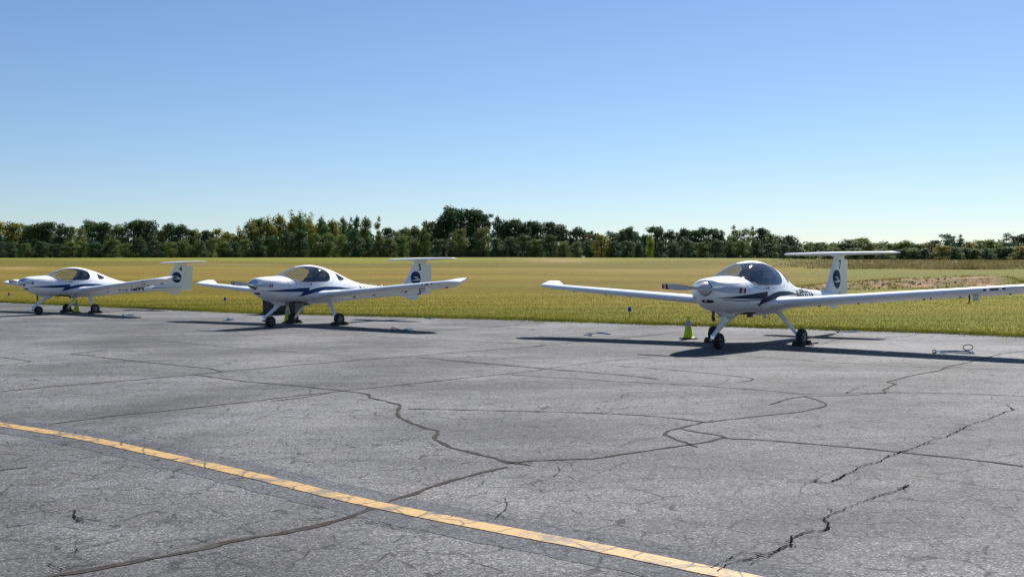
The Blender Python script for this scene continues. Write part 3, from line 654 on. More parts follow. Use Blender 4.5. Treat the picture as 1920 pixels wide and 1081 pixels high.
# ------------------------------------------------------------------ the aircraft
# local frame: X forward (X = S0 - s, s = distance behind the spinner tip), Y to port, Z up
S0 = 2.35
PS = [.235, .28, .36, .50, .70, .95, 1.06, 1.2, 1.32, 1.58, 1.85, 2.11, 2.38, 2.66, 2.93, 3.21, 3.5, 3.8, 4.06, 4.6, 5.12, 5.88, 6.45, 6.60]
fT = pchip(PS, [1.285, 1.318, 1.335, 1.352, 1.365, 1.375, 1.388, 1.432, 1.50, 1.598, 1.655, 1.672, 1.64, 1.575, 1.49, 1.385, 1.27, 1.175, 1.115, 1.05, 1.01, .985, .965, .95])
fB = pchip(PS, [1.03, .96, .88, .80, .715, .665, .655, .65, .645, .635, .61, .585, .57, .57, .585, .605, .625, .645, .66, .675, .69, .705, .718, .73])
fW = pchip(PS, [.19, .27, .345, .415, .475, .525, .54, .555, .568, .588, .60, .60, .585, .55, .495, .425, .355, .295, .255, .21, .168, .118, .06, .02])
fM = pchip(PS, [1.16, 1.14, 1.10, 1.07, 1.04, 1.01, 1.0, .985, .975, .96, .95, .95, .95, .95, .945, .94, .93, .915, .90, .87, .85, .845, .845, .845])
fN = pchip([0, .5, 1.0, 1.5, 2.5, 3.5, 7.], [2.2, 2.5, 2.5, 2.15, 2.05, 2.0, 2.0])
def halfw(s, z):
    t, b, w, m, n = fT(s), fB(s), fW(s), fM(s), fN(s)
    q = (z-m)/(t-m) if z > m else (m-z)/(m-b); q = min(q, 1.)
    n = n if z > m else 2.3
    return w*max(0., 1-q**n)**(1/n)
def ringpt(s, a):
    t, b, w, m = fT(s), fB(s), fW(s), fM(s); c, sn = math.cos(a), math.sin(a); n = fN(s) if sn > 0 else 2.3
    y = w*math.copysign(abs(c)**(2/n), c); z = m+((t-m) if sn > 0 else (m-b))*math.copysign(abs(sn)**(2/n), sn)
    return y, z
def sd_poly(p, poly):
    """signed distance, negative inside"""
    d = 1e9; inside = False; n = len(poly)
    for i in range(n):
        a = poly[i]; b = poly[(i+1) % n]; ex, ey = b[0]-a[0], b[1]-a[1]; wx, wy = p[0]-a[0], p[1]-a[1]
        t = min(max((wx*ex+wy*ey)/(ex*ex+ey*ey), 0), 1); d = min(d, math.hypot(wx-ex*t, wy-ey*t))
        if (a[1] > p[1]) != (b[1] > p[1]) and p[0] < (b[0]-a[0])*(p[1]-a[1])/(b[1]-a[1])+a[0]: inside = not inside
    return -d if inside else d
GL = catmull([(.98, 1.80), (.985, 1.45), (1.03, 1.375), (1.13, 1.30), (1.24, 1.235), (1.40, 1.198), (1.60, 1.187), (2.0, 1.19), (2.28, 1.203), (2.40, 1.25), (2.465, 1.35), (2.475, 1.45), (2.40, 1.525), (2.28, 1.57), (2.1, 1.61), (1.9, 1.64), (1.75, 1.70), (1.6, 1.80)], 4)
RW = catmull([(2.795, 1.425), (2.80, 1.30), (2.85, 1.225), (2.97, 1.228), (3.14, 1.262), (3.05, 1.325), (2.93, 1.385), (2.82, 1.43)], 3)
def f_glass(s, y, z):
    d = sd_poly((s, z), GL)
    if s > 1.5:
        st = .30*math.sqrt(max(0, (s-1.60)/.7)) if s > 1.6 else -.05   # white strip over the cabin roof
        d = max(d, (st-abs(y)))
    return d
def f_rear(s, y, z): return sd_poly((s, z), RW) if abs(y) > .05 else .2
def build_shell():
    """fuselage skin cut along the canopy and rear window outlines"""
    bm = bmesh.new()
    ss = np.concatenate([np.linspace(.235, .5, 14), np.linspace(.53, .95, 14), np.linspace(.98, 3.3, 82), np.linspace(3.36, 6.6, 50)]); NA = 112
    rings = []
    for s in ss:
        rings.append([bm.verts.new((S0-s, *ringpt(s, 2*math.pi*(k+.5)/NA))) for k in range(NA)])
    for A_, B_ in zip(rings, rings[1:]):
        for k in range(NA): bm.faces.new((A_[k], A_[(k+1) % NA], B_[(k+1) % NA], B_[k]))
    bm.faces.new(rings[0][::-1]); bm.faces.new(rings[-1])
    loops = []
    for fn in (f_glass, f_rear):
        val = {}
        lo, hi = (.9, 2.7) if fn is f_glass else (2.6, 3.4)
        def V(v):
            s = S0-v.co.x
            return fn(s, v.co.y, v.co.z) if lo < s < hi and v.co.z > 1.05 else 1.
        for v in bm.verts: val[v] = V(v)
        new = set()
        for e in [e for e in bm.edges if val[e.verts[0]]*val[e.verts[1]] < 0 and abs(val[e.verts[0]])+abs(val[e.verts[1]]) < .5]:
            a, b = e.verts; t = val[a]/(val[a]-val[b]); ne, nv = bmesh.utils.edge_split(e, a, t); val[nv] = 0.; new.add(nv)
        for f in list(bm.faces):
            nv = [v for v in f.verts if v in new]
            if len(nv) == 2 and len(f.verts) > 4:
                try: bmesh.utils.face_split(f, nv[0], nv[1])
                except Exception: pass
        m = 1 if fn is f_glass else 2
        for f in bm.faces:
            vs = [val.get(v, 1.) for v in f.verts]
            if min(vs) < 0 and sum(vs) < 0: f.material_index = m if m == 1 else (2 if f.calc_center_median().y > 0 else 3)
        loops.append(m)
    bm.normal_update(); bmesh.ops.recalc_face_normals(bm, faces=bm.faces[:])
    # boundaries of the cut outs
    seams = {1: [], 2: [], 3: []}
    for e in bm.edges:
        if len(e.link_faces) == 2:
            a, b = e.link_faces[0].material_index, e.link_faces[1].material_index
            if a != b: seams[max(a, b)].append((e.verts[0].co.copy(), e.verts[1].co.copy()))
    out = []
    for m in range(4):
        c = bm.copy(); bmesh.ops.delete(c, geom=[f for f in c.faces if f.material_index != m], context='FACES')
        for f in c.faces: f.material_index = 0; f.smooth = True
        me = bpy.data.meshes.new('shell'); c.to_mesh(me); c.free(); out.append(me)
    bm.free()
    sm = []
    for m in (1, 2, 3):
        b2 = bmesh.new()
        for a, b in seams[m]:
            n1 = Vector((0, a.y, (a.z-1.0)*.8)).normalized()*.001
            if (a-b).length > 1e-4: tube(b2, [a+n1, b+n1], .0065, 5)
        me = bpy.data.meshes.new('seam'); b2.to_mesh(me); b2.free(); sm.append(me)
    return out, sm
SHELL, SEAM = build_shell()
def from_me(name, me, mat, parent):
    o = bpy.data.objects.new(name, me); COL.objects.link(o)
    if not me.materials: me.materials.append(mat)
    o.parent = parent; return o

def foil(t, n=11):
    """closed aerofoil outline (chord fraction, z/chord) upper TE->LE then lower LE->TE"""
    xs = [.5*(1-math.cos(math.pi*i/(n-1))) for i in range(n)]
    th = lambda x: 5*t*(.2969*math.sqrt(x)-.126*x-.3516*x*x+.2843*x**3-.1015*x**4)
    cam_ = lambda x: .10*t*4*x*(1-x)*1.6
    return [(x, cam_(x)+th(x)) for x in xs[::-1]], [(x, cam_(x)-th(x)) for x in xs[1:]]
WST = [(.30, 1.62, 3.36, .79, .16), (.50, 1.74, 3.24, .80, .155), (.66, 1.86, 3.10, .815, .15), (.85, 1.92, 3.01, .832, .148), (1.2, 1.935, 2.97, .857, .145), (4.4, 1.985, 2.80, 1.083, .135), (4.92, 2.00, 2.775, 1.122, .13),
       (5.10, 2.03, 2.765, 1.137, .125), (5.22, 2.075, 2.755, 1.148, .12), (5.32, 2.14, 2.735, 1.155, .115), (5.39, 2.23, 2.70, 1.158, .11), (5.425, 2.33, 2.64, 1.158, .10), (5.435, 2.42, 2.56, 1.156, .08)]
def wst(y):
    Y = [w[0] for w in WST]; return [float(np.interp(y, Y, [w[k] for w in WST])) for k in (1, 2, 3, 4)]
def wpt(y, x, z):
    le, te, zc, t = wst(abs(y)); c = te-le; tip = .20*smooth(4.98, 5.26, abs(y))*(max(0, x-.1)**1.1)-.012*smooth(5.1, 5.4, abs(y))*(1-x)
    return Vector((S0-(le+x*c), y, zc+z*c+tip-.085*(x-.25)-(.12*max(0., x-.72) if abs(y) < 4.915 else 0.)))
def wing_piece(bm, side, ys, x0, x1):
    rings = []
    for y in ys:
        t = wst(y)[3]*1.22; up, lo = foil(t, 13); pts = []
        def clip(L):
            o = []
            for (xa, za), (xb, zb) in zip(L, L[1:]):
                if x0 <= xa <= x1: o.append((xa, za))
                for xc in (x0, x1):
                    if (xa-xc)*(xb-xc) < 0: o.append((xc, za+(zb-za)*(xc-xa)/(xb-xa)))
            if x0 <= L[-1][0] <= x1: o.append(L[-1])
            return o
        cu, cl_ = clip(up), clip([up[-1]]+lo)
        pts = cu+(cl_[1:] if x0 == 0 else cl_)
        if x1 == 1: pts = pts[:-1]
        rings.append([bm.verts.new(wpt(side*y, x, z)) for x, z in pts])
    n = min(len(r) for r in rings)
    for A_, B_ in zip(rings, rings[1:]):
        for k in range(n): bm.faces.new((A_[k], A_[(k+1) % n], B_[(k+1) % n], B_[k]))
    bm.faces.new(rings[0]); bm.faces.new(rings[-1][::-1])
def wingpart(name, side, pieces, parent, mat=None):
    bm = bmesh.new()
    for ys, a, b in pieces: wing_piece(bm, side, ys, a, b)
    return bm_obj(name, bm, mat or M['white'], parent, True, 50)
def surf_loft(bm, st, axis, t, cut=None, camber=0.):
    """tail surfaces. st: (span coord, LE s, TE s, other coord); cut(q) -> chord fractions kept"""
    rings = []
    for q in st:
        c = q[2]-q[1]; xa, xb = cut(q) if cut else (0., 1.)
        xs = [xa+(xb-xa)*.5*(1-math.cos(math.pi*i/11)) for i in range(12)]
        th = lambda x: 5*t*(.2969*math.sqrt(max(x, 0))-.126*x-.3516*x*x+.2843*x**3-.1022*x**4)
        ring = []
        for x, sg in [(x, 1) for x in xs[::-1]]+[(x, -1) for x in xs[(1 if xa == 0 else 0):]]:
            s = q[1]+x*c; zz = sg*th(x)*c
            ring.append(bm.verts.new((S0-s, q[0], q[3]+zz) if axis == 'y' else (S0-s, zz, q[0])))
        rings.append(ring)
    n = len(rings[0])
    for A_, B_ in zip(rings, rings[1:]):
        for k in range(n-1): bm.faces.new((A_[k], A_[k+1], B_[k+1], B_[k]))
        bm.faces.new((A_[n-1], A_[0], B_[0], B_[n-1]))
    bm.faces.new(rings[0]); bm.faces.new(rings[-1][::-1])
FIN = [(.725, 5.62, 7.09, 6.55), (.93, 5.70, 7.12, 6.62), (1.02, 5.86, 7.13, 6.655), (1.25, 6.05, 7.15, 6.745), (1.5, 6.215, 7.17, 6.84), (1.63, 6.30, 7.18, 6.89), (1.68, 6.335, 7.14, 6.91), (1.72, 6.36, 7.10, 6.925), (1.80, 6.38, 7.10, 6.95)]
def fin_half(s, z):
    Z = [q[0] for q in FIN]; le = np.interp(z, Z, [q[1] for q in FIN]); te = np.interp(z, Z, [q[2] for q in FIN])
    if z < .93: return halfw(s, z)
    x = min(max((s-le)/(te-le), .001), 1.); c = te-le
    return 5*.105*(.2969*math.sqrt(x)-.126*x-.3516*x*x+.2843*x**3-.1022*x**4)*c
def decal(name, bm2d, hw, parent, mat, side=1, off=.004, sub=0):
    """bm2d: flat bmesh with x = s, y = z; laid on the skin at half width hw(s,z)"""
    for v in bm2d.verts:
        s, z = v.co.x, v.co.y; v.co = Vector((S0-s, side*(hw(s, z)+off), z))
    return bm_obj(name, bm2d, mat, parent)
def strip2d(upper, lower, n=60):
    bm = bmesh.new(); ux, lx = [p[0] for p in upper], [p[0] for p in lower]
    fu, fl = pchip(ux, [p[1] for p in upper]), pchip(lx, [p[1] for p in lower])
    prev = None; K = 5
    for i in range(n+1):
        t = i/n; su = ux[0]+(ux[-1]-ux[0])*t; sl_ = lx[0]+(lx[-1]-lx[0])*t; a, b = fu(su), fl(sl_)
        row = [bm.verts.new((su+(sl_-su)*k/K, a+(b-a)*k/K, 0)) for k in range(K+1)]
        if prev:
            for k in range(K): bm.faces.new((prev[k], prev[k+1], row[k+1], row[k]))
        prev = row
    return bm
def text2d(txt, size, cs, cz, sx=1., bold=.0, mirror=False):
    cu = bpy.data.curves.new('t', 'FONT'); cu.body = txt; cu.size = size; cu.align_x = 'CENTER'; cu.align_y = 'CENTER'; cu.offset = bold; cu.resolution_u = 4
    o = bpy.data.objects.new('t', cu); COL.objects.link(o); dg = bpy.context.evaluated_depsgraph_get(); me = bpy.data.meshes.new_from_object(o.evaluated_get(dg))
    bm = bmesh.new(); bm.from_mesh(me); bpy.data.objects.remove(o); bpy.data.curves.remove(cu); bpy.data.meshes.remove(me)
    bmesh.ops.triangulate(bm, faces=bm.faces[:])
    for _ in range(2):
        es = [e for e in bm.edges if e.calc_length() > .05]
        if es: bmesh.ops.subdivide_edges(bm, edges=es, cuts=1)
        bmesh.ops.triangulate(bm, faces=bm.faces[:])
    for v in bm.verts: v.co = Vector((cs+v.co.x*sx*(-1 if mirror else 1), cz+v.co.y, 0))
    return bm
def poly2d(polys):
    bm = bmesh.new()
    for P in polys: bm.faces.new([bm.verts.new((x, y, 0)) for x, y in P])
    bmesh.ops.triangulate(bm, faces=bm.faces[:])
    es = [e for e in bm.edges if e.calc_length() > .06]
    if es: bmesh.ops.subdivide_edges(bm, edges=es, cuts=2)
    return bm
def wheel(parent, c, r, w, spat=None):
    c = Vector(c); bm = bmesh.new(); h = w/2
    lathe(bm, [(r*.52, -h*.80), (r*.62, -h*.95), (r*.80, -h), (r*.93, -h*.80), (r*.985, -h*.5), (r, -h*.15), (r, h*.15), (r*.985, h*.5), (r*.93, h*.80), (r*.80, h), (r*.62, h*.95), (r*.52, h*.80)], 'y', 36, c, False)
    t = bm_obj('tyre', bm, M['tyre'], parent, True, 60)
    bm = bmesh.new(); lathe(bm, [(.012, -h*.98), (r*.20, -h*.98), (r*.24, -h*.62), (r*.42, -h*.55), (r*.54, -h*.86), (r*.54, h*.86), (r*.42, h*.55), (r*.24, h*.62), (r*.20, h*.98), (.012, h*.98)], 'y', 30, c)
    bm_obj('wheel_hub', bm, M['rim'], parent, True, 30)

def aircraft(num, reg, pose, label, accent):
    x0, y0, th, roll, spinner_mat, mark_mat = pose
    fx, fy = math.cos(th), math.sin(th)
    root = empty('parked_aircraft', (x0-fx*S0, y0-fy*S0, 0)); root.rotation_euler = (Matrix.Rotation(th, 3, 'Z') @ Matrix.Rotation(roll, 3, 'X')).to_euler()
    tag(root, label, 'aircraft', 'white light aircraft parked on the apron')
    W = M['white']
    fus = from_me('fuselage', SHELL[0], W, root)
    can = from_me('canopy', SHELL[1], M['glass'], root); from_me('canopy_seal', SEAM[0], M['gasket'], can)
    for k in (2, 3): rw = from_me('rear_window', SHELL[k], M['glass'], root); from_me('window_seal', SEAM[k-1], M['gasket'], rw)
    # canopy roof seam and door line: fine grooves on the skin
    bm = bmesh.new()
    for sd in (1, -1):
        tube(bm, [(S0-s, sd*(halfw(s, z)+.001), z) for s, z in [(1.02, 1.30), (1.10, 1.215), (1.22, 1.15), (1.45, 1.125), (1.9, 1.12), (2.3, 1.13), (2.50, 1.17), (2.60, 1.30), (2.60, 1.42), (2.50, 1.53)]], .0035, 5)
        tube(bm, [(S0-.98, sd*(halfw(.98, z)+.001), z) for z in np.linspace(1.35, .72, 14)], .0025, 5)
        tube(bm, [(S0-s, sd*(halfw(s, 1.0+.03*s)+.001), 1.0+.03*s) for s in np.linspace(.30, .98, 12)], .0025, 5)
        tube(bm, [(S0-s, sd*(halfw(s, 1.235)+.001), 1.235) for s in np.linspace(.31, .80, 10)], .003, 5)
    bm_obj('panel_seam', bm, M['gasket'], root)
    # cockpit
    bm = bmesh.new(); rings = []
    for s in (1.05, 1.25, 1.5, 1.9, 2.3, 2.6, 2.75):
        w = fW(s)-.035; zb = fB(s)+.05; rings.append([bm.verts.new((S0-s, y, z)) for y, z in ((w*.98, 1.17), (w, .97), (w*.75, zb+.06), (0, zb), (-w*.75, zb+.06), (-w, .97), (-w*.98, 1.17))])
    for A_, B_ in zip(rings, rings[1:]):
        for k in range(6): bm.faces.new((A_[k], A_[k+1], B_[k+1], B_[k]))
    bm_obj('cockpit_lining', bm, M['interior'], root)
    bm = bmesh.new(); P = [(1.10, 1.30, .40), (1.25, 1.315, .46), (1.42, 1.30, .48), (1.46, 1.26, .48), (1.44, 1.00, .47)]
    rings = [[bm.verts.new((S0-s, w*math.cos(a), z-.075*abs(math.cos(a))**2.5 if i < 4 else z)) for a in np.linspace(0, math.pi, 13)] for i, (s, z, w) in enumerate(P)]
    for A_, B_ in zip(rings, rings[1:]):
        for k in range(12): bm.faces.new((A_[k], A_[k+1], B_[k+1], B_[k]))
    pn = bm_obj('instrument_panel', bm, M['interior'], root, True, 50)
    bm = bmesh.new()
    for y, z, r in ((.28, 1.17, .04), (.16, 1.17, .04), (.28, 1.08, .04), (.16, 1.08, .04), (-.1, 1.15, .045), (-.22, 1.15, .045)): lathe(bm, [(r, S0-1.462), (r*.8, S0-1.47)], 'x', 16, (0, y, z))
    bm_obj('dial', bm, M['white_grey'], pn)
    for sd in (1, -1):
        bm = bmesh.new(); Rm = Matrix.Rotation(R(-24), 3, 'Y')
        box(bm, (S0-1.95, sd*.25, .84), (.46, .40, .12), .03); box(bm, (S0-2.27, sd*.25, 1.07), (.10, .38, .52), .035, Rm)
        st = bm_obj('seat', bm, M['seat'], root, True, 50)
        bm = bmesh.new(); box(bm, (S0-2.39, sd*.25, 1.37), (.07, .22, .15), .03, Rm); bm_obj('headrest', bm, M['tan'], st, True, 50)
        bm = bmesh.new(); tube(bm, [(S0-2.42, sd*.16, 1.34), (S0-2.33, sd*.16, 1.27), (S0-2.22, sd*.18, 1.12), (S0-2.12, sd*.22, .95)], .022, 6, flat=(1, .3)); bm_obj('seat_belt', bm, M['tan'], st)
        bm = bmesh.new(); tube(bm, [(S0-1.62, sd*.25, .80), (S0-1.66, sd*.25, 1.0), (S0-1.70, sd*.24, 1.12)], .012, 7); bm_obj('control_stick', bm, M['interior'], root)
    bm = bmesh.new(); tube(bm, [(S0-2.50, .50*math.cos(a), 1.12+.42*math.sin(a)) for a in np.linspace(.05, math.pi-.05, 22)], .03, 8); bm_obj('roll_bar', bm, M['interior'], root)
    bm = bmesh.new(); bm.faces.new([bm.verts.new((S0-2.66, .49*math.cos(a), 1.10+(.39 if math.sin(a) > 0 else .4)*math.sin(a))) for a in np.linspace(0, 2*math.pi, 30)[:-1]])
    bm_obj('rear_bulkhead', bm, M['interior'], root)
    # spinner, propeller
    ax = 1.158
    bm = bmesh.new(); lathe(bm, [(.002, S0+.0), (.022, S0-.012), (.055, S0-.05), (.088, S0-.10), (.113, S0-.15), (.128, S0-.20), (.131, S0-.232)], 'x', 40, (0, 0, ax)); sp = bm_obj('spinner', bm, M[spinner_mat], root, True, 35)
    tilt = R(-2.6)
    for sd in (1, -1):
        bm = bmesh.new(); bands = [bmesh.new() for _ in range(2)]
        def blade(b, ra, rb, grow=0., n=10):
            rings = []
            for i in range(n+1):
                r = ra+(rb-ra)*i/n; q = r/.87
                ch = .080+.050*smooth(.15, .5, q)-.030*smooth(.6, 1.0, q)-(.02*smooth(.97, 1.0, q)); tw = R(50-34*smooth(.1, .9, q)); tk = .030*(1-q)+.009+grow
                ch += grow*2; ring = []
                for k in range(10):
                    a = 2*math.pi*k/10; u_, w_ = math.cos(a)*ch/2, math.sin(a)*tk/2
                    # blade axis along y, chord in the z/x plane
                    zc = u_*math.cos(tw)*1.0+w_*math.sin(tw); xc = -u_*math.sin(tw)*sd*.8+w_*math.cos(tw)
                    yy = sd*r; p = Vector((S0-.15+xc, yy*math.cos(tilt)-zc*math.sin(tilt), ax+zc*math.cos(tilt)+yy*math.sin(tilt))); ring.append(b.verts.new(p))
                rings.append(ring)
            for A_, B_ in zip(rings, rings[1:]):
                for k in range(10): b.faces.new((A_[k], A_[(k+1) % 10], B_[(k+1) % 10], B_[k]))
            b.faces.new(rings[0]); b.faces.new(rings[-1][::-1])
        blade(bm, .09, .87, n=18); pb = bm_obj('propeller_blade', bm, M['white_grey'], root, True, 40)
        for (ra, rb) in ((.835, .873), (.745, .795)):
            b = bmesh.new(); blade(b, ra, rb, .002, 2); bm_obj('tip_band', b, M[mark_mat], pb, True, 40)
    # air intakes, exhaust
    def mouth(name, s, w, h, zc, yc=0, par=root, depth=.02):
        b = bmesh.new(); n = 20
        def P(k, g): a = 2*math.pi*k/n; return yc+w/2*g*math.copysign(abs(math.cos(a))**.6, math.cos(a)), zc+h/2*g*math.copysign(abs(math.sin(a))**.7, math.sin(a))
        return b, P, n
    b = bmesh.new(); n = 24      # lower slot, laid on the slope of the chin
    r1 = []
    for k in range(n):
        a = 2*math.pi*k/n; y = .125*math.copysign(abs(math.cos(a))**.55, math.cos(a)); z = .915+.030*math.copysign(abs(math.sin(a))**.7, math.sin(a))
        lo_, hi_ = .24, .8
        for _ in range(26):
            mid = (lo_+hi_)/2
            if fB(mid) < z and halfw(mid, z) > abs(y): hi_ = mid
            else: lo_ = mid
        r1.append(b.verts.new((S0-lo_+.006, y, z)))
    b.faces.new(r1); bm_obj('air_intake', b, M['dark'], root)
    b = bmesh.new(); tube(b, [(S0-.78, -.13, .72), (S0-.78, -.13, .60), (S0-.80, -.13, .52)], .032, 12); tube(b, [(S0-.80, -.13, .521), (S0-.8005, -.13, .5195)], .026, 12); bm_obj('exhaust_pipe', b, M['steel'], root, True)
    b = bmesh.new(); lathe(b, [(.10, S0-.2325), (.143, S0-.2325)], 'x', 40, (0, 0, ax), False); bm_obj('spinner_gap', b, M['dark'], root)
    # nose leg
    b = bmesh.new(); prev = None
    for s, zb, w, ztop in ((.55, .775, .02, .82), (.7, .70, .055, .80), (.85, .625, .075, .76), (1.0, .575, .085, .74), (1.12, .553, .085, .74), (1.18, .562, .080, .74), (1.22, .60, .07, .72), (1.27, .66, .05, .72)):
        ring = [b.verts.new((S0-s, y*w, z)) for y, z in ((-1, ztop), (-1, zb+.05), (-.8, zb+.012), (-.3, zb), (.3, zb), (.8, zb+.012), (1, zb+.05), (1, ztop))]
        if prev:
            for k in range(7): b.faces.new((prev[k], prev[k+1], ring[k+1], ring[k]))
        else: b.faces.new(ring)
        prev = ring
    b.faces.new(prev); bm_obj('nose_leg_fairing', b, W, root, True, 50)
    ng = bmesh.new(); tube(ng, [(S0-1.05, 0, .60), (S0-.93, 0, .51), (S0-.72, 0, .37), (S0-.50, 0, .235)], [.050, .045, .038, .036], 12, flat=(.8, 1.25))
    tube(ng, [(S0-.97, 0, .62), (S0-.92, 0, .50)], [.06, .05], 10)
    nl = bm_obj('nose_leg', ng, W, root, True, 50)
    b = bmesh.new(); lathe(b, [(.032, .165), (.036, .18), (.036, .26), (.03, .275)], 'z', 16, (S0-.50, 0, 0)); bm_obj('swivel', b, M['metal'], nl, True)
    b = bmesh.new()
    for sd in (1, -1): tube(b, [(S0-.50, sd*.02, .185), (S0-.56, sd*.075, .175), (S0-.76, sd*.078, .152)], [.02, .02, .022], 8)
    tube(b, [(S0-.745, -.085, .152), (S0-.745, .085, .152)], .014, 8); bm_obj('wheel_fork', b, M['steel'], nl, True)
    wheel(nl, (S0-.745, 0, .152), .152, .125)
    # main legs
    for sd in (1, -1):
        b = bmesh.new(); P = [(2.50, .36, .66), (2.46, .46, .60), (2.41, .60, .475), (2.36, .76, .32), (2.345, .865, .205), (2.345, .885, .168)]
        tube(b, [(S0-s, sd*y, z) for s, y, z in P], [.060, .056, .048, .040, .034, .03], 12, flat=(1.35, .55)); ml = bm_obj('main_leg', b, W, root, True, 60)
        b = bmesh.new(); tube(b, [(S0-2.345, sd*.87, .168), (S0-2.345, sd*.99, .168)], .016, 8); lathe(b, [(.075, sd*.885-.006), (.075, sd*.885+.006)], 'y', 20, (S0-2.345, 0, .168)); box(b, (S0-2.41, sd*.893, .19), (.05, .05, .07), .008); bm_obj('brake', b, M['steel'], ml, True)
        wheel(ml, (S0-2.345, sd*.962, .165), .166, .130)
    # wings
    for sd in (1, -1):
        yi = [.30, .50, .66, .78]; ym = list(np.linspace(.78, 4.92, 12)); yt = [4.92, 5.02, 5.10, 5.16, 5.22, 5.27, 5.32, 5.36, 5.39, 5.41, 5.425, 5.435]
        wg = wingpart('wing', sd, [(yi, 0, 1), (ym, 0, .752), (yt, 0, 1)], root)
        wingpart('flap', sd, [([.79, 1.2, 1.8, 2.58], .758, 1)], wg); wingpart('aileron', sd, [([2.60, 3.3, 4.1, 4.91], .758, 1)], wg)
        for y in (1.15, 1.95, 3.2, 3.85, 4.7):
            b = bmesh.new(); p = wpt(sd*y, .74, -.03); box(b, p+Vector((-.05, 0, -.022)), (.10, .010, .03), .003); bm_obj('hinge_bracket', b, M['steel'], wg)
        b = bmesh.new(); p = wpt(sd*3.45, .35, -.055); tube(b, [p+Vector((.025*math.cos(a), 0, -.02+.025*math.sin(a))) for a in np.linspace(0, 2*math.pi, 13)[:-1]], .006, 6, closed=True); bm_obj('tie_down_ring', b, M['steel'], wg)
        b = bmesh.new(); p = wpt(sd*5.36, .35, .0)
        lathe(b, [(.005, .035), (.018, .02), (.022, 0), (.018, -.02)], 'y', 12, p+Vector((0, sd*.03, 0))); bm_obj('navigation_light', b, M['white_grey'] if num != '7' else M['metal'], wg, True)
        if sd == 1:
            b = bmesh.new(); p = wpt(4.12, .33, -.05); tube(b, [p+Vector((0, 0, .02)), p+Vector((0, 0, -.15))], [.022, .018], 8, flat=(1.6, .6)); tube(b, [p+Vector((0, 0, -.14)), p+Vector((.10, 0, -.15))], .012, 8)
            bm_obj('pitot_probe', b, M['steel'], wg); b = bmesh.new(); box(b, p+Vector((.03, .12, -.05)), (.10, .09, .11), .01); bm_obj('probe_cover', b, M['white_grey'], wg)
            b = bmesh.new(); K = []
            for y in (4.42, 4.54, 4.66, 4.78):
                K.append([b.verts.new(wpt(y, x, z)+Vector((.004, 0, 0))) for x, z in ((.03, .034), (.008, .018), (0, 0), (.008, -.016), (.03, -.028))])
            for A_, B_ in zip(K, K[1:]):
                for k in range(4): b.faces.new((A_[k], A_[k+1], B_[k+1], B_[k]))
            ll = bm_obj('landing_light', b, M['rim'], wg, True)
            for y in (4.50, 4.70):
                b = bmesh.new(); p = wpt(y, 0, .0); lathe(b, [(.028, .004), (.024, .010), (.010, .006)], 'x', 16, p+Vector((.002, 0, 0))); bm_obj('lamp', b, M['metal'], ll, True)
        # boarding step below the wing root
        b = bmesh.new(); tube(b, [(S0-1.80, sd*.42, .68), (S0-1.74, sd*.47, .60), (S0-1.72, sd*.49, .565)], [.016, .014, .014], 8, flat=(1.5, .8)); tube(b, [(S0-1.80, sd*.49, .562), (S0-1.64, sd*.49, .562)], .012, 8, flat=(2, .7)); bm_obj('boarding_step', b, M['white_grey'], root, True)
    # belly fittings
    b = bmesh.new(); box(b, (S0-1.95, .05, .575), (.16, .07, .05), .015); tube(b, [(S0-2.9, 0, .58), (S0-2.95, 0, .46)], .006, 6); tube(b, [(S0-2.2, -.2, .60), (S0-2.2, -.2, .53)], .007, 6); bm_obj('belly_antenna', b, M['steel'], root, True)
    b = bmesh.new(); prev = None
    for s in np.linspace(1.30, 1.78, 8):      # dark cooling outlet under the cowl
        row = [b.verts.new((S0-s, y, fB(s)+.55*abs(y)**2.3-.006)) for y in np.linspace(-.30, .30, 9)]
        if prev:
            for k in range(8): b.faces.new((prev[k], prev[k+1], row[k+1], row[k]))
        prev = row
    bm_obj('cooling_outlet', b, M['dark'], root)
    # tail
    hx = lambda z: float(np.interp(z, [q[0] for q in FIN], [q[3] for q in FIN]))
    b = bmesh.new(); surf_loft(b, [(q[0], q[1], q[2], 0) for q in FIN[1:]], 'z', .105, lambda q: (0., (hx(q[0])-.006-q[1])/(q[2]-q[1]))); fin = bm_obj('fin', b, W, root, True, 50)
    b = bmesh.new(); surf_loft(b, [(q[0], q[1], q[2], 0) for q in FIN[:7]], 'z', .105, lambda q: ((hx(q[0])+.006-q[1])/(q[2]-q[1]), 1.)); rd = bm_obj('rudder', b, W, root, True, 50)
    b = bmesh.new(); lathe(b, [(.002, .03), (.014, .02), (.018, 0)], 'z', 12, (S0-7.06, 0, 1.68)); bm_obj('tail_light', b, M['metal'], rd, True)
    b = bmesh.new()
    tl = [(0, 6.30, 6.985, 1.826), (.3, 6.325, 6.98, 1.826), (1.0, 6.435, 6.955, 1.826), (1.22, 6.485, 6.94, 1.826), (1.31, 6.545, 6.93, 1.826), (1.345, 6.62, 6.91, 1.826), (1.358, 6.72, 6.86, 1.826)]
    stt = [(-q[0], *q[1:]) for q in tl[:0:-1]]+tl; surf_loft(b, stt, 'y', .125); hs = bm_obj('tailplane', b, W, root, True, 50)
    b = bmesh.new()
    for sd in (1, -1): tube(b, [(S0-6.80, sd*y, 1.826+.0) for y in (.06, 1.2)], .028, 10, flat=(.35, 1.0))
    bm_obj('elevator_gap', b, M['gasket'], hs)
    b = bmesh.new(); surf_loft(b, [(-.07, 6.32, 6.97, 1.79), (.07, 6.32, 6.97, 1.79)], 'y', .10); bm_obj('tail_fairing', b, W, hs, True, 40)
    b = bmesh.new(); P = [(5.68, .705), (5.92, .665), (6.27, .55), (6.44, .565), (6.53, .61), (6.55, .73)]
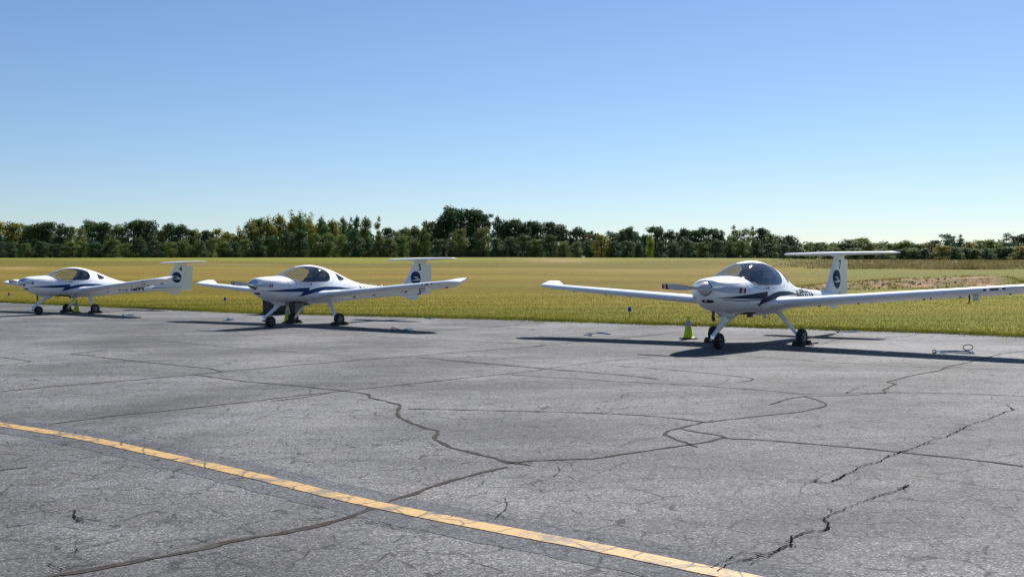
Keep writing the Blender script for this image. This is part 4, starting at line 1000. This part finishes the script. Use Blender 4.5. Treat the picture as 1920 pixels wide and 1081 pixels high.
    for sg in (1, -1): b.faces.new([b.verts.new((S0-s, sg*(.006+.016*(z-.55)/.17), z)) for s, z in (P if sg > 0 else P[::-1])])
    b.verts.ensure_lookup_table(); m = len(P)
    for k in range(m): b.faces.new((b.verts[k], b.verts[(k+1) % m], b.verts[m+(m-1-(k+1) % m)], b.verts[m+(m-1-k)]))
    bm_obj('ventral_fin', b, W, root)
    # markings
    for sd in (1, -1):
        mir = sd < 0
        decal('tail_number', text2d(num, .275, 6.58, 1.565, .90, .010, mir), fin_half, fin, M['black'], sd)
        b = bmesh.new(); cs_, cz_, rr = 6.385, 1.235, .215; prev = None; c0 = b.verts.new((cs_, cz_, 0)); NR = 5; NA_ = 36; rg = []
        for j in range(1, NR+1): rg.append([b.verts.new((cs_+rr*j/NR*math.cos(2*math.pi*k/NA_)*1.02, cz_+rr*j/NR*math.sin(2*math.pi*k/NA_), 0)) for k in range(NA_)])
        for k in range(NA_): b.faces.new((c0, rg[0][k], rg[0][(k+1) % NA_]))
        for A_, B_ in zip(rg, rg[1:]):
            for k in range(NA_): b.faces.new((A_[k], B_[k], B_[(k+1) % NA_], A_[(k+1) % NA_]))
        rd_ = decal('roundel', b, fin_half, fin, M['navy2'] if num != '7' else M['navy'], sd)
        k_ = .34/565; mk = lambda L: [(cs_+((x-594)*k_)*(1 if not mir else -1)*1., cz_-.02-(y-815)*k_) for x, y in L]
        head = [(832+45*math.cos(a), 858+45*math.sin(a)) for a in np.linspace(0, 6.283, 17)[:-1]]
        polys = [mk(L) for L in ([(412, 697), (668, 697), (655, 727), (445, 727)], [(668, 697), (780, 843), (740, 843), (655, 727)], [(527, 756), (640, 756), (625, 785), (570, 785)], [(640, 756), (708, 843), (668, 843), (625, 785)],
                                     [(312, 872), (660, 843), (660, 896), (350, 896)], [(660, 843), (800, 843), (800, 896), (660, 896)], head)]
        decal('emblem', poly2d(polys), fin_half, rd_, M['white'], sd, .008)
        decal('registration', text2d(reg, .375, {'7': 4.13, '5': 4.42, '4': 4.18}[num], .90, .93, .020, mir), halfw, fus, M['black'], sd)
        # flowing cheat line
        up1 = [(.30, .985), (.88, 1.022), (1.30, 1.052), (1.64, 1.068)] if num == '7' else [(.30, .985), (.88, 1.016), (1.30, 1.04), (1.64, 1.052)]; lo1 = [(.30, .978), (.88, .95), (1.30, .938), (1.60, .935)]
        decal('blue_stripe', strip2d(up1, lo1), halfw, fus, M['navy2'] if num != '7' else M['navy'], sd)
        decal('blue_stripe', strip2d([(1.40, .925), (1.65, .982), (1.91, 1.036), (2.2, 1.060), (2.73, 1.045), (3.1, 1.01), (3.5, .975)], [(1.33, .805), (1.62, .870), (1.85, .918), (2.1, .948), (2.6, .970), (3.1, .968), (3.5, .963)]), halfw, fus, M['navy2'] if num != '7' else M['navy'], sd, .0045)
        if accent:
            decal('silver_stripe', strip2d([(.36, .955), (.8, .925), (1.2, .925), (1.52, .93)], [(.36, .945), (.8, .908), (1.2, .908), (1.50, .912)]), halfw, fus, M['navy'], sd)
            decal('silver_stripe', strip2d([(1.42, .79), (1.75, .885), (2.1, .93), (2.6, .945), (3.1, .935)], [(1.42, .78), (1.75, .868), (2.1, .915), (2.6, .93), (3.1, .925)]), halfw, fus, M['silver_stripe'], sd)
            decal('blue_stripe', poly2d([[(1.36, .83), (1.40, .79), (1.56, .90), (1.40, .86)]]), halfw, fus, M['navy'], sd)
        decal('tail_line', strip2d([(5.2, .86), (5.8, .85), (6.5, .85)], [(5.2, .835), (5.8, .83), (6.5, .835)]), halfw, fus, M['navy2'], sd)
        b = poly2d([[(1.66, 1.115), (1.66, 1.155), (1.72, 1.155), (1.72, 1.115)]]); decal('latch', b, halfw, fus, M['maroon'], sd, .006)
        b = poly2d([[(1.58, 1.12), (1.58, 1.145), (1.62, 1.145), (1.62, 1.12)]]); decal('latch', b, halfw, fus, M['navy'], sd, .006)
        b = bmesh.new(); tube(b, [(S0-1.30, sd*halfw(1.3, .84), .84), (S0-1.30, sd*(halfw(1.3, .84)+.012), .84)], .016, 10); bm_obj('drain_cap', b, M['gasket'], fus)
    return root
""" poses found from the photograph: three machines of one type, almost parallel """
aircraft('7', 'N437DA', (3.450, 19.45, -2.2513, R(.25), 'white_grey', 'maroon'), 'nearest white aircraft at right, with number 7 on its fin', True)
aircraft('5', 'N435DA', (-6.982, 27.854, -2.2395, R(.45), 'metal', 'maroon'), 'middle white aircraft with number 5 on its fin and polished spinner', False)
aircraft('4', 'N434DA', (-17.24, 36.79, -2.2360, R(.75), 'metal', 'navy2'), 'farthest white aircraft at left, with number 4 on its fin', False)

# ------------------------------------------------------------------ chocks, cones, lights, ropes, cabinet
def chock_set(p, th, label, lead=None):
    r = empty('wheel_chocks', (p[0], p[1], 0), (0, 0, th)); tag(r, label, 'wheel chocks', 'chocks at the main wheels')
    for sd in (1, -1):
        b = bmesh.new(); P = [(.09, 0), (.24, 0), (.225, .05), (.175, .10), (.145, .10), (.115, .05)]
        A_ = [b.verts.new((sd*x, -.11, z)) for x, z in P]; B_ = [b.verts.new((sd*x, .11, z)) for x, z in P]
        b.faces.new(A_); b.faces.new(B_[::-1])
        for k in range(6): b.faces.new((A_[k], B_[k], B_[(k+1) % 6], A_[(k+1) % 6]))
        bmesh.ops.bevel(b, geom=b.edges[:], offset=.006, segments=1, affect='EDGES'); bm_obj('chock', b, M['rubber'], r)
    b = bmesh.new(); rng = random.Random(int(p[0]*100)); tube(b, [(-.2, .17, .03), (-.1, .20, .012), (.05, .18, .012), (.2, .17, .03)], .010, 6)
    if lead:
        tube(b, [(-.22, -.1, .03)]+[(-.25-.06*k, -.12+.05*math.sin(k*1.7)+lead*.03*k, .016) for k in range(8)], .013, 6)
    bm_obj('chock_rope', b, M['rope_dark'], r)
for num, (x0, y0, th, nm) in {'7': (3.450, 19.45, -2.2513, 'the right aircraft'), '5': (-6.982, 27.854, -2.2395, 'the middle aircraft'), '4': (-17.24, 36.79, -2.2360, 'the left aircraft')}.items():
    for sd, w in ((1, 'near'), (-1, 'far')):
        px, py = x0-math.cos(th)*2.345-math.sin(th)*sd*.962, y0-math.sin(th)*2.345+math.cos(th)*sd*.962
        chock_set((px, py), th+R(random.uniform(-6, 6)), 'black rubber chocks and cord around the %s main wheel of %s' % (w, nm), 1 if (num, sd) == ('7', 1) else None)
def cone(p, label, h=.5, lean=0.):
    r = empty('traffic_cone', (p[0], p[1], 0), (lean, 0, .3)); tag(r, label, 'traffic cone', 'lime traffic cones beside the aircraft'); k = h/.5
    b = bmesh.new(); box(b, (0, 0, .014*k), (.30*k, .30*k, .028*k), .010); bm_obj('base', b, M['rubber'], r)
    b = bmesh.new(); lathe(b, [(.125*k, .028*k), (.135*k, .034*k), (.118*k, .045*k), (.105*k, .06*k), (.034*k, .47*k), (.032*k, .48*k), (.034*k, .49*k), (.034*k, .5*k), (.026*k, .5*k), (.024*k, .46*k)], 'z', 32, (0, 0, 0), False); bd = bm_obj('cone_body', b, M['lime'], r, True, 40)
    rad = lambda z: (.105+(.034-.105)*(z-.06)/.41)*k+.002
    b = bmesh.new(); lathe(b, [(rad(.27), .27*k), (rad(.40), .40*k)], 'z', 32, (0, 0, 0), False); cl_ = bm_obj('reflective_collar', b, M['collar'], r, True)
    for z in (.295, .33, .365):
        b = bmesh.new(); lathe(b, [(rad(z-.007)+.001, (z-.007)*k), (rad(z+.007)+.001, (z+.007)*k)], 'z', 32, (0, 0, 0), False); bm_obj('collar_band', b, M['navy'], cl_, True)
cone(G(1291, 635), 'lime cone standing by itself left of the nose wheel of the right aircraft', .50)
cone(G(539.5, 605), 'lime cone against the far main wheel of the middle aircraft', .50)
cone(G(143.5, 585.5), 'lime cone between the main wheels of the left aircraft', .48)
def edge_light(u, vb, vt, label):
    p = G(u, vb); top = at(u, vt, p.y).z; r = empty('taxiway_edge_light', p); tag(r, label, 'edge light', 'blue edge lights in the grass')
    b = bmesh.new(); tube(b, [(0, 0, -.05), (0, 0, top-.14)], .014, 8); bm_obj('stake', b, M['stake'], r)
    b = bmesh.new(); lathe(b, [(.04, top-.16), (.05, top-.14), (.035, top-.13)], 'z', 14); bm_obj('collar', b, M['white_grey'], r)
    b = bmesh.new(); lathe(b, [(.045, top-.13), (.055, top-.10), (.055, top-.03), (.035, top), (.005, top+.006)], 'z', 16); bm_obj('lens', b, M['blue_lens'], r, True)
edge_light(1180.5, 598, 575, 'blue edge light on a stake between the middle and right aircraft')
edge_light(422, 574, 557, 'blue edge light on a stake left of the nose of the middle aircraft')
edge_light(17, 560, 549, 'blue edge light on a stake left of the nose of the left aircraft')
edge_light(1898, 500, 493, 'small distant edge light low in the field at the far right')
def rope(name, pts, label, rings=True):
    """slack tie-down line lying on the apron, pts are photo pixels"""
    P = [G(u, v) for u, v in pts]; o = P[0].copy(); r = empty(name, o); tag(r, label, 'tie-down rope', 'blue tie-down ropes on the apron')
    Q = catmull([(q.x-o.x, q.y-o.y) for q in P], 5); b = bmesh.new(); tube(b, [(x, y, .018+.006*math.sin(i*.8)) for i, (x, y) in enumerate(Q)], .010, 6); bm_obj('rope', b, M['rope'], r)
    if rings:
        b = bmesh.new(); tube(b, [(.03*math.cos(a), 0, .03+.03*math.sin(a)) for a in np.linspace(0, 6.283, 13)[:-1]], .010, 6, closed=True); bm_obj('anchor_ring', b, M['steel'], r)
    return r, o
r, o = rope('tie_down_rope', [(1752, 662), (1770, 658.5), (1800, 660), (1822, 661), (1824, 663.5), (1790, 662.8), (1763, 661.6), (1782, 659.8), (1812, 659), (1823, 662)], 'blue rope with an upright dark loop right of the right aircraft')
b = bmesh.new(); c = G(1815, 657)-o; tube(b, [(c.x+.09*math.cos(a), c.y, .06+.05*math.sin(a)) for a in np.linspace(0, 6.283, 19)[:-1]], .008, 6, closed=True); bm_obj('rope_loop', b, M['rope_dark'], r)
rope('tie_down_rope', [(1107, 629.5), (1096, 628.5), (1101, 626.5), (1118, 625.8), (1144, 627.4), (1132, 625.2), (1120, 624.9), (1140, 626.4), (1146, 626.6)], 'blue rope and ring under the far wing of the right aircraft')
rope('tie_down_rope', [(1571, 622.5), (1588, 623.2), (1600, 621.6), (1612, 621.2), (1604, 623), (1593, 622.4)], 'blue rope near the grass behind the tail of the right aircraft')
rope('tie_down_rope', [(736, 617), (740, 614.8), (752, 619.5), (770, 617.5), (762, 616), (775, 617.2), (757, 618.7), (771, 615.9)], 'tangled blue rope under the near wing of the middle aircraft')
rope('tie_down_rope', [(428, 599.5), (418, 600.8), (432, 601.5), (440, 599.6), (424, 599), (438, 600.6)], 'blue rope under the far wing of the middle aircraft')
rope('tie_down_rope', [(796, 597.2), (806, 597.9), (812, 597), (802, 596.6)], 'short blue rope by the grass behind the tail of the middle aircraft', False)
rope('tie_down_rope', [(231, 591.6), (240, 589.9), (252, 591), (246, 591.9), (236, 590.8), (249, 590.1)], 'blue rope under the near wing of the left aircraft')
rope('tie_down_rope', [(47, 583.5), (52, 582.4), (58, 583), (50, 584)], 'short blue rope ahead of the nose wheel of the left aircraft', False)
rope('tie_down_rope', [(345, 579.5), (352, 580.6), (360, 580), (355, 579.2)], 'pale blue rope by the grass behind the tail of the left aircraft', False)
# utility cabinet behind the middle aircraft
p0, p1 = G(492.5, 588.3), G(553, 589.1); w = (p1-p0).length; c = (p0+p1)/2; d = (p1-p0).normalized(); nrm = Vector((-d.y, d.x, 0))
r = empty('utility_cabinet', c+nrm*.25, (0, 0, math.atan2(d.y, d.x))); tag(r, 'dark navy metal cabinet on the apron edge behind the middle aircraft', 'cabinet')
b = bmesh.new(); box(b, (0, 0, .46), (w, .5, .86), .015); bm_obj('cabinet_body', b, M['cabinet'], r)
b = bmesh.new(); box(b, (0, 0, .91), (w+.06, .56, .045), .012); bm_obj('lid', b, M['cabinet'], r)
b = bmesh.new(); box(b, (0, 0, .02), (w-.1, .4, .04)); bm_obj('plinth', b, M['dark'], r)
for sx in (-1, 1):
    b = bmesh.new(); box(b, (sx*w*.25, -.256, .46), (w*.46, .014, .74), .004); dr = bm_obj('cabinet_door', b, M['cabinet'], r)
    b = bmesh.new(); tube(b, [(sx*.06, -.285, .40), (sx*.06, -.285, .54)], .010, 8); bm_obj('handle', b, M['steel'], dr)
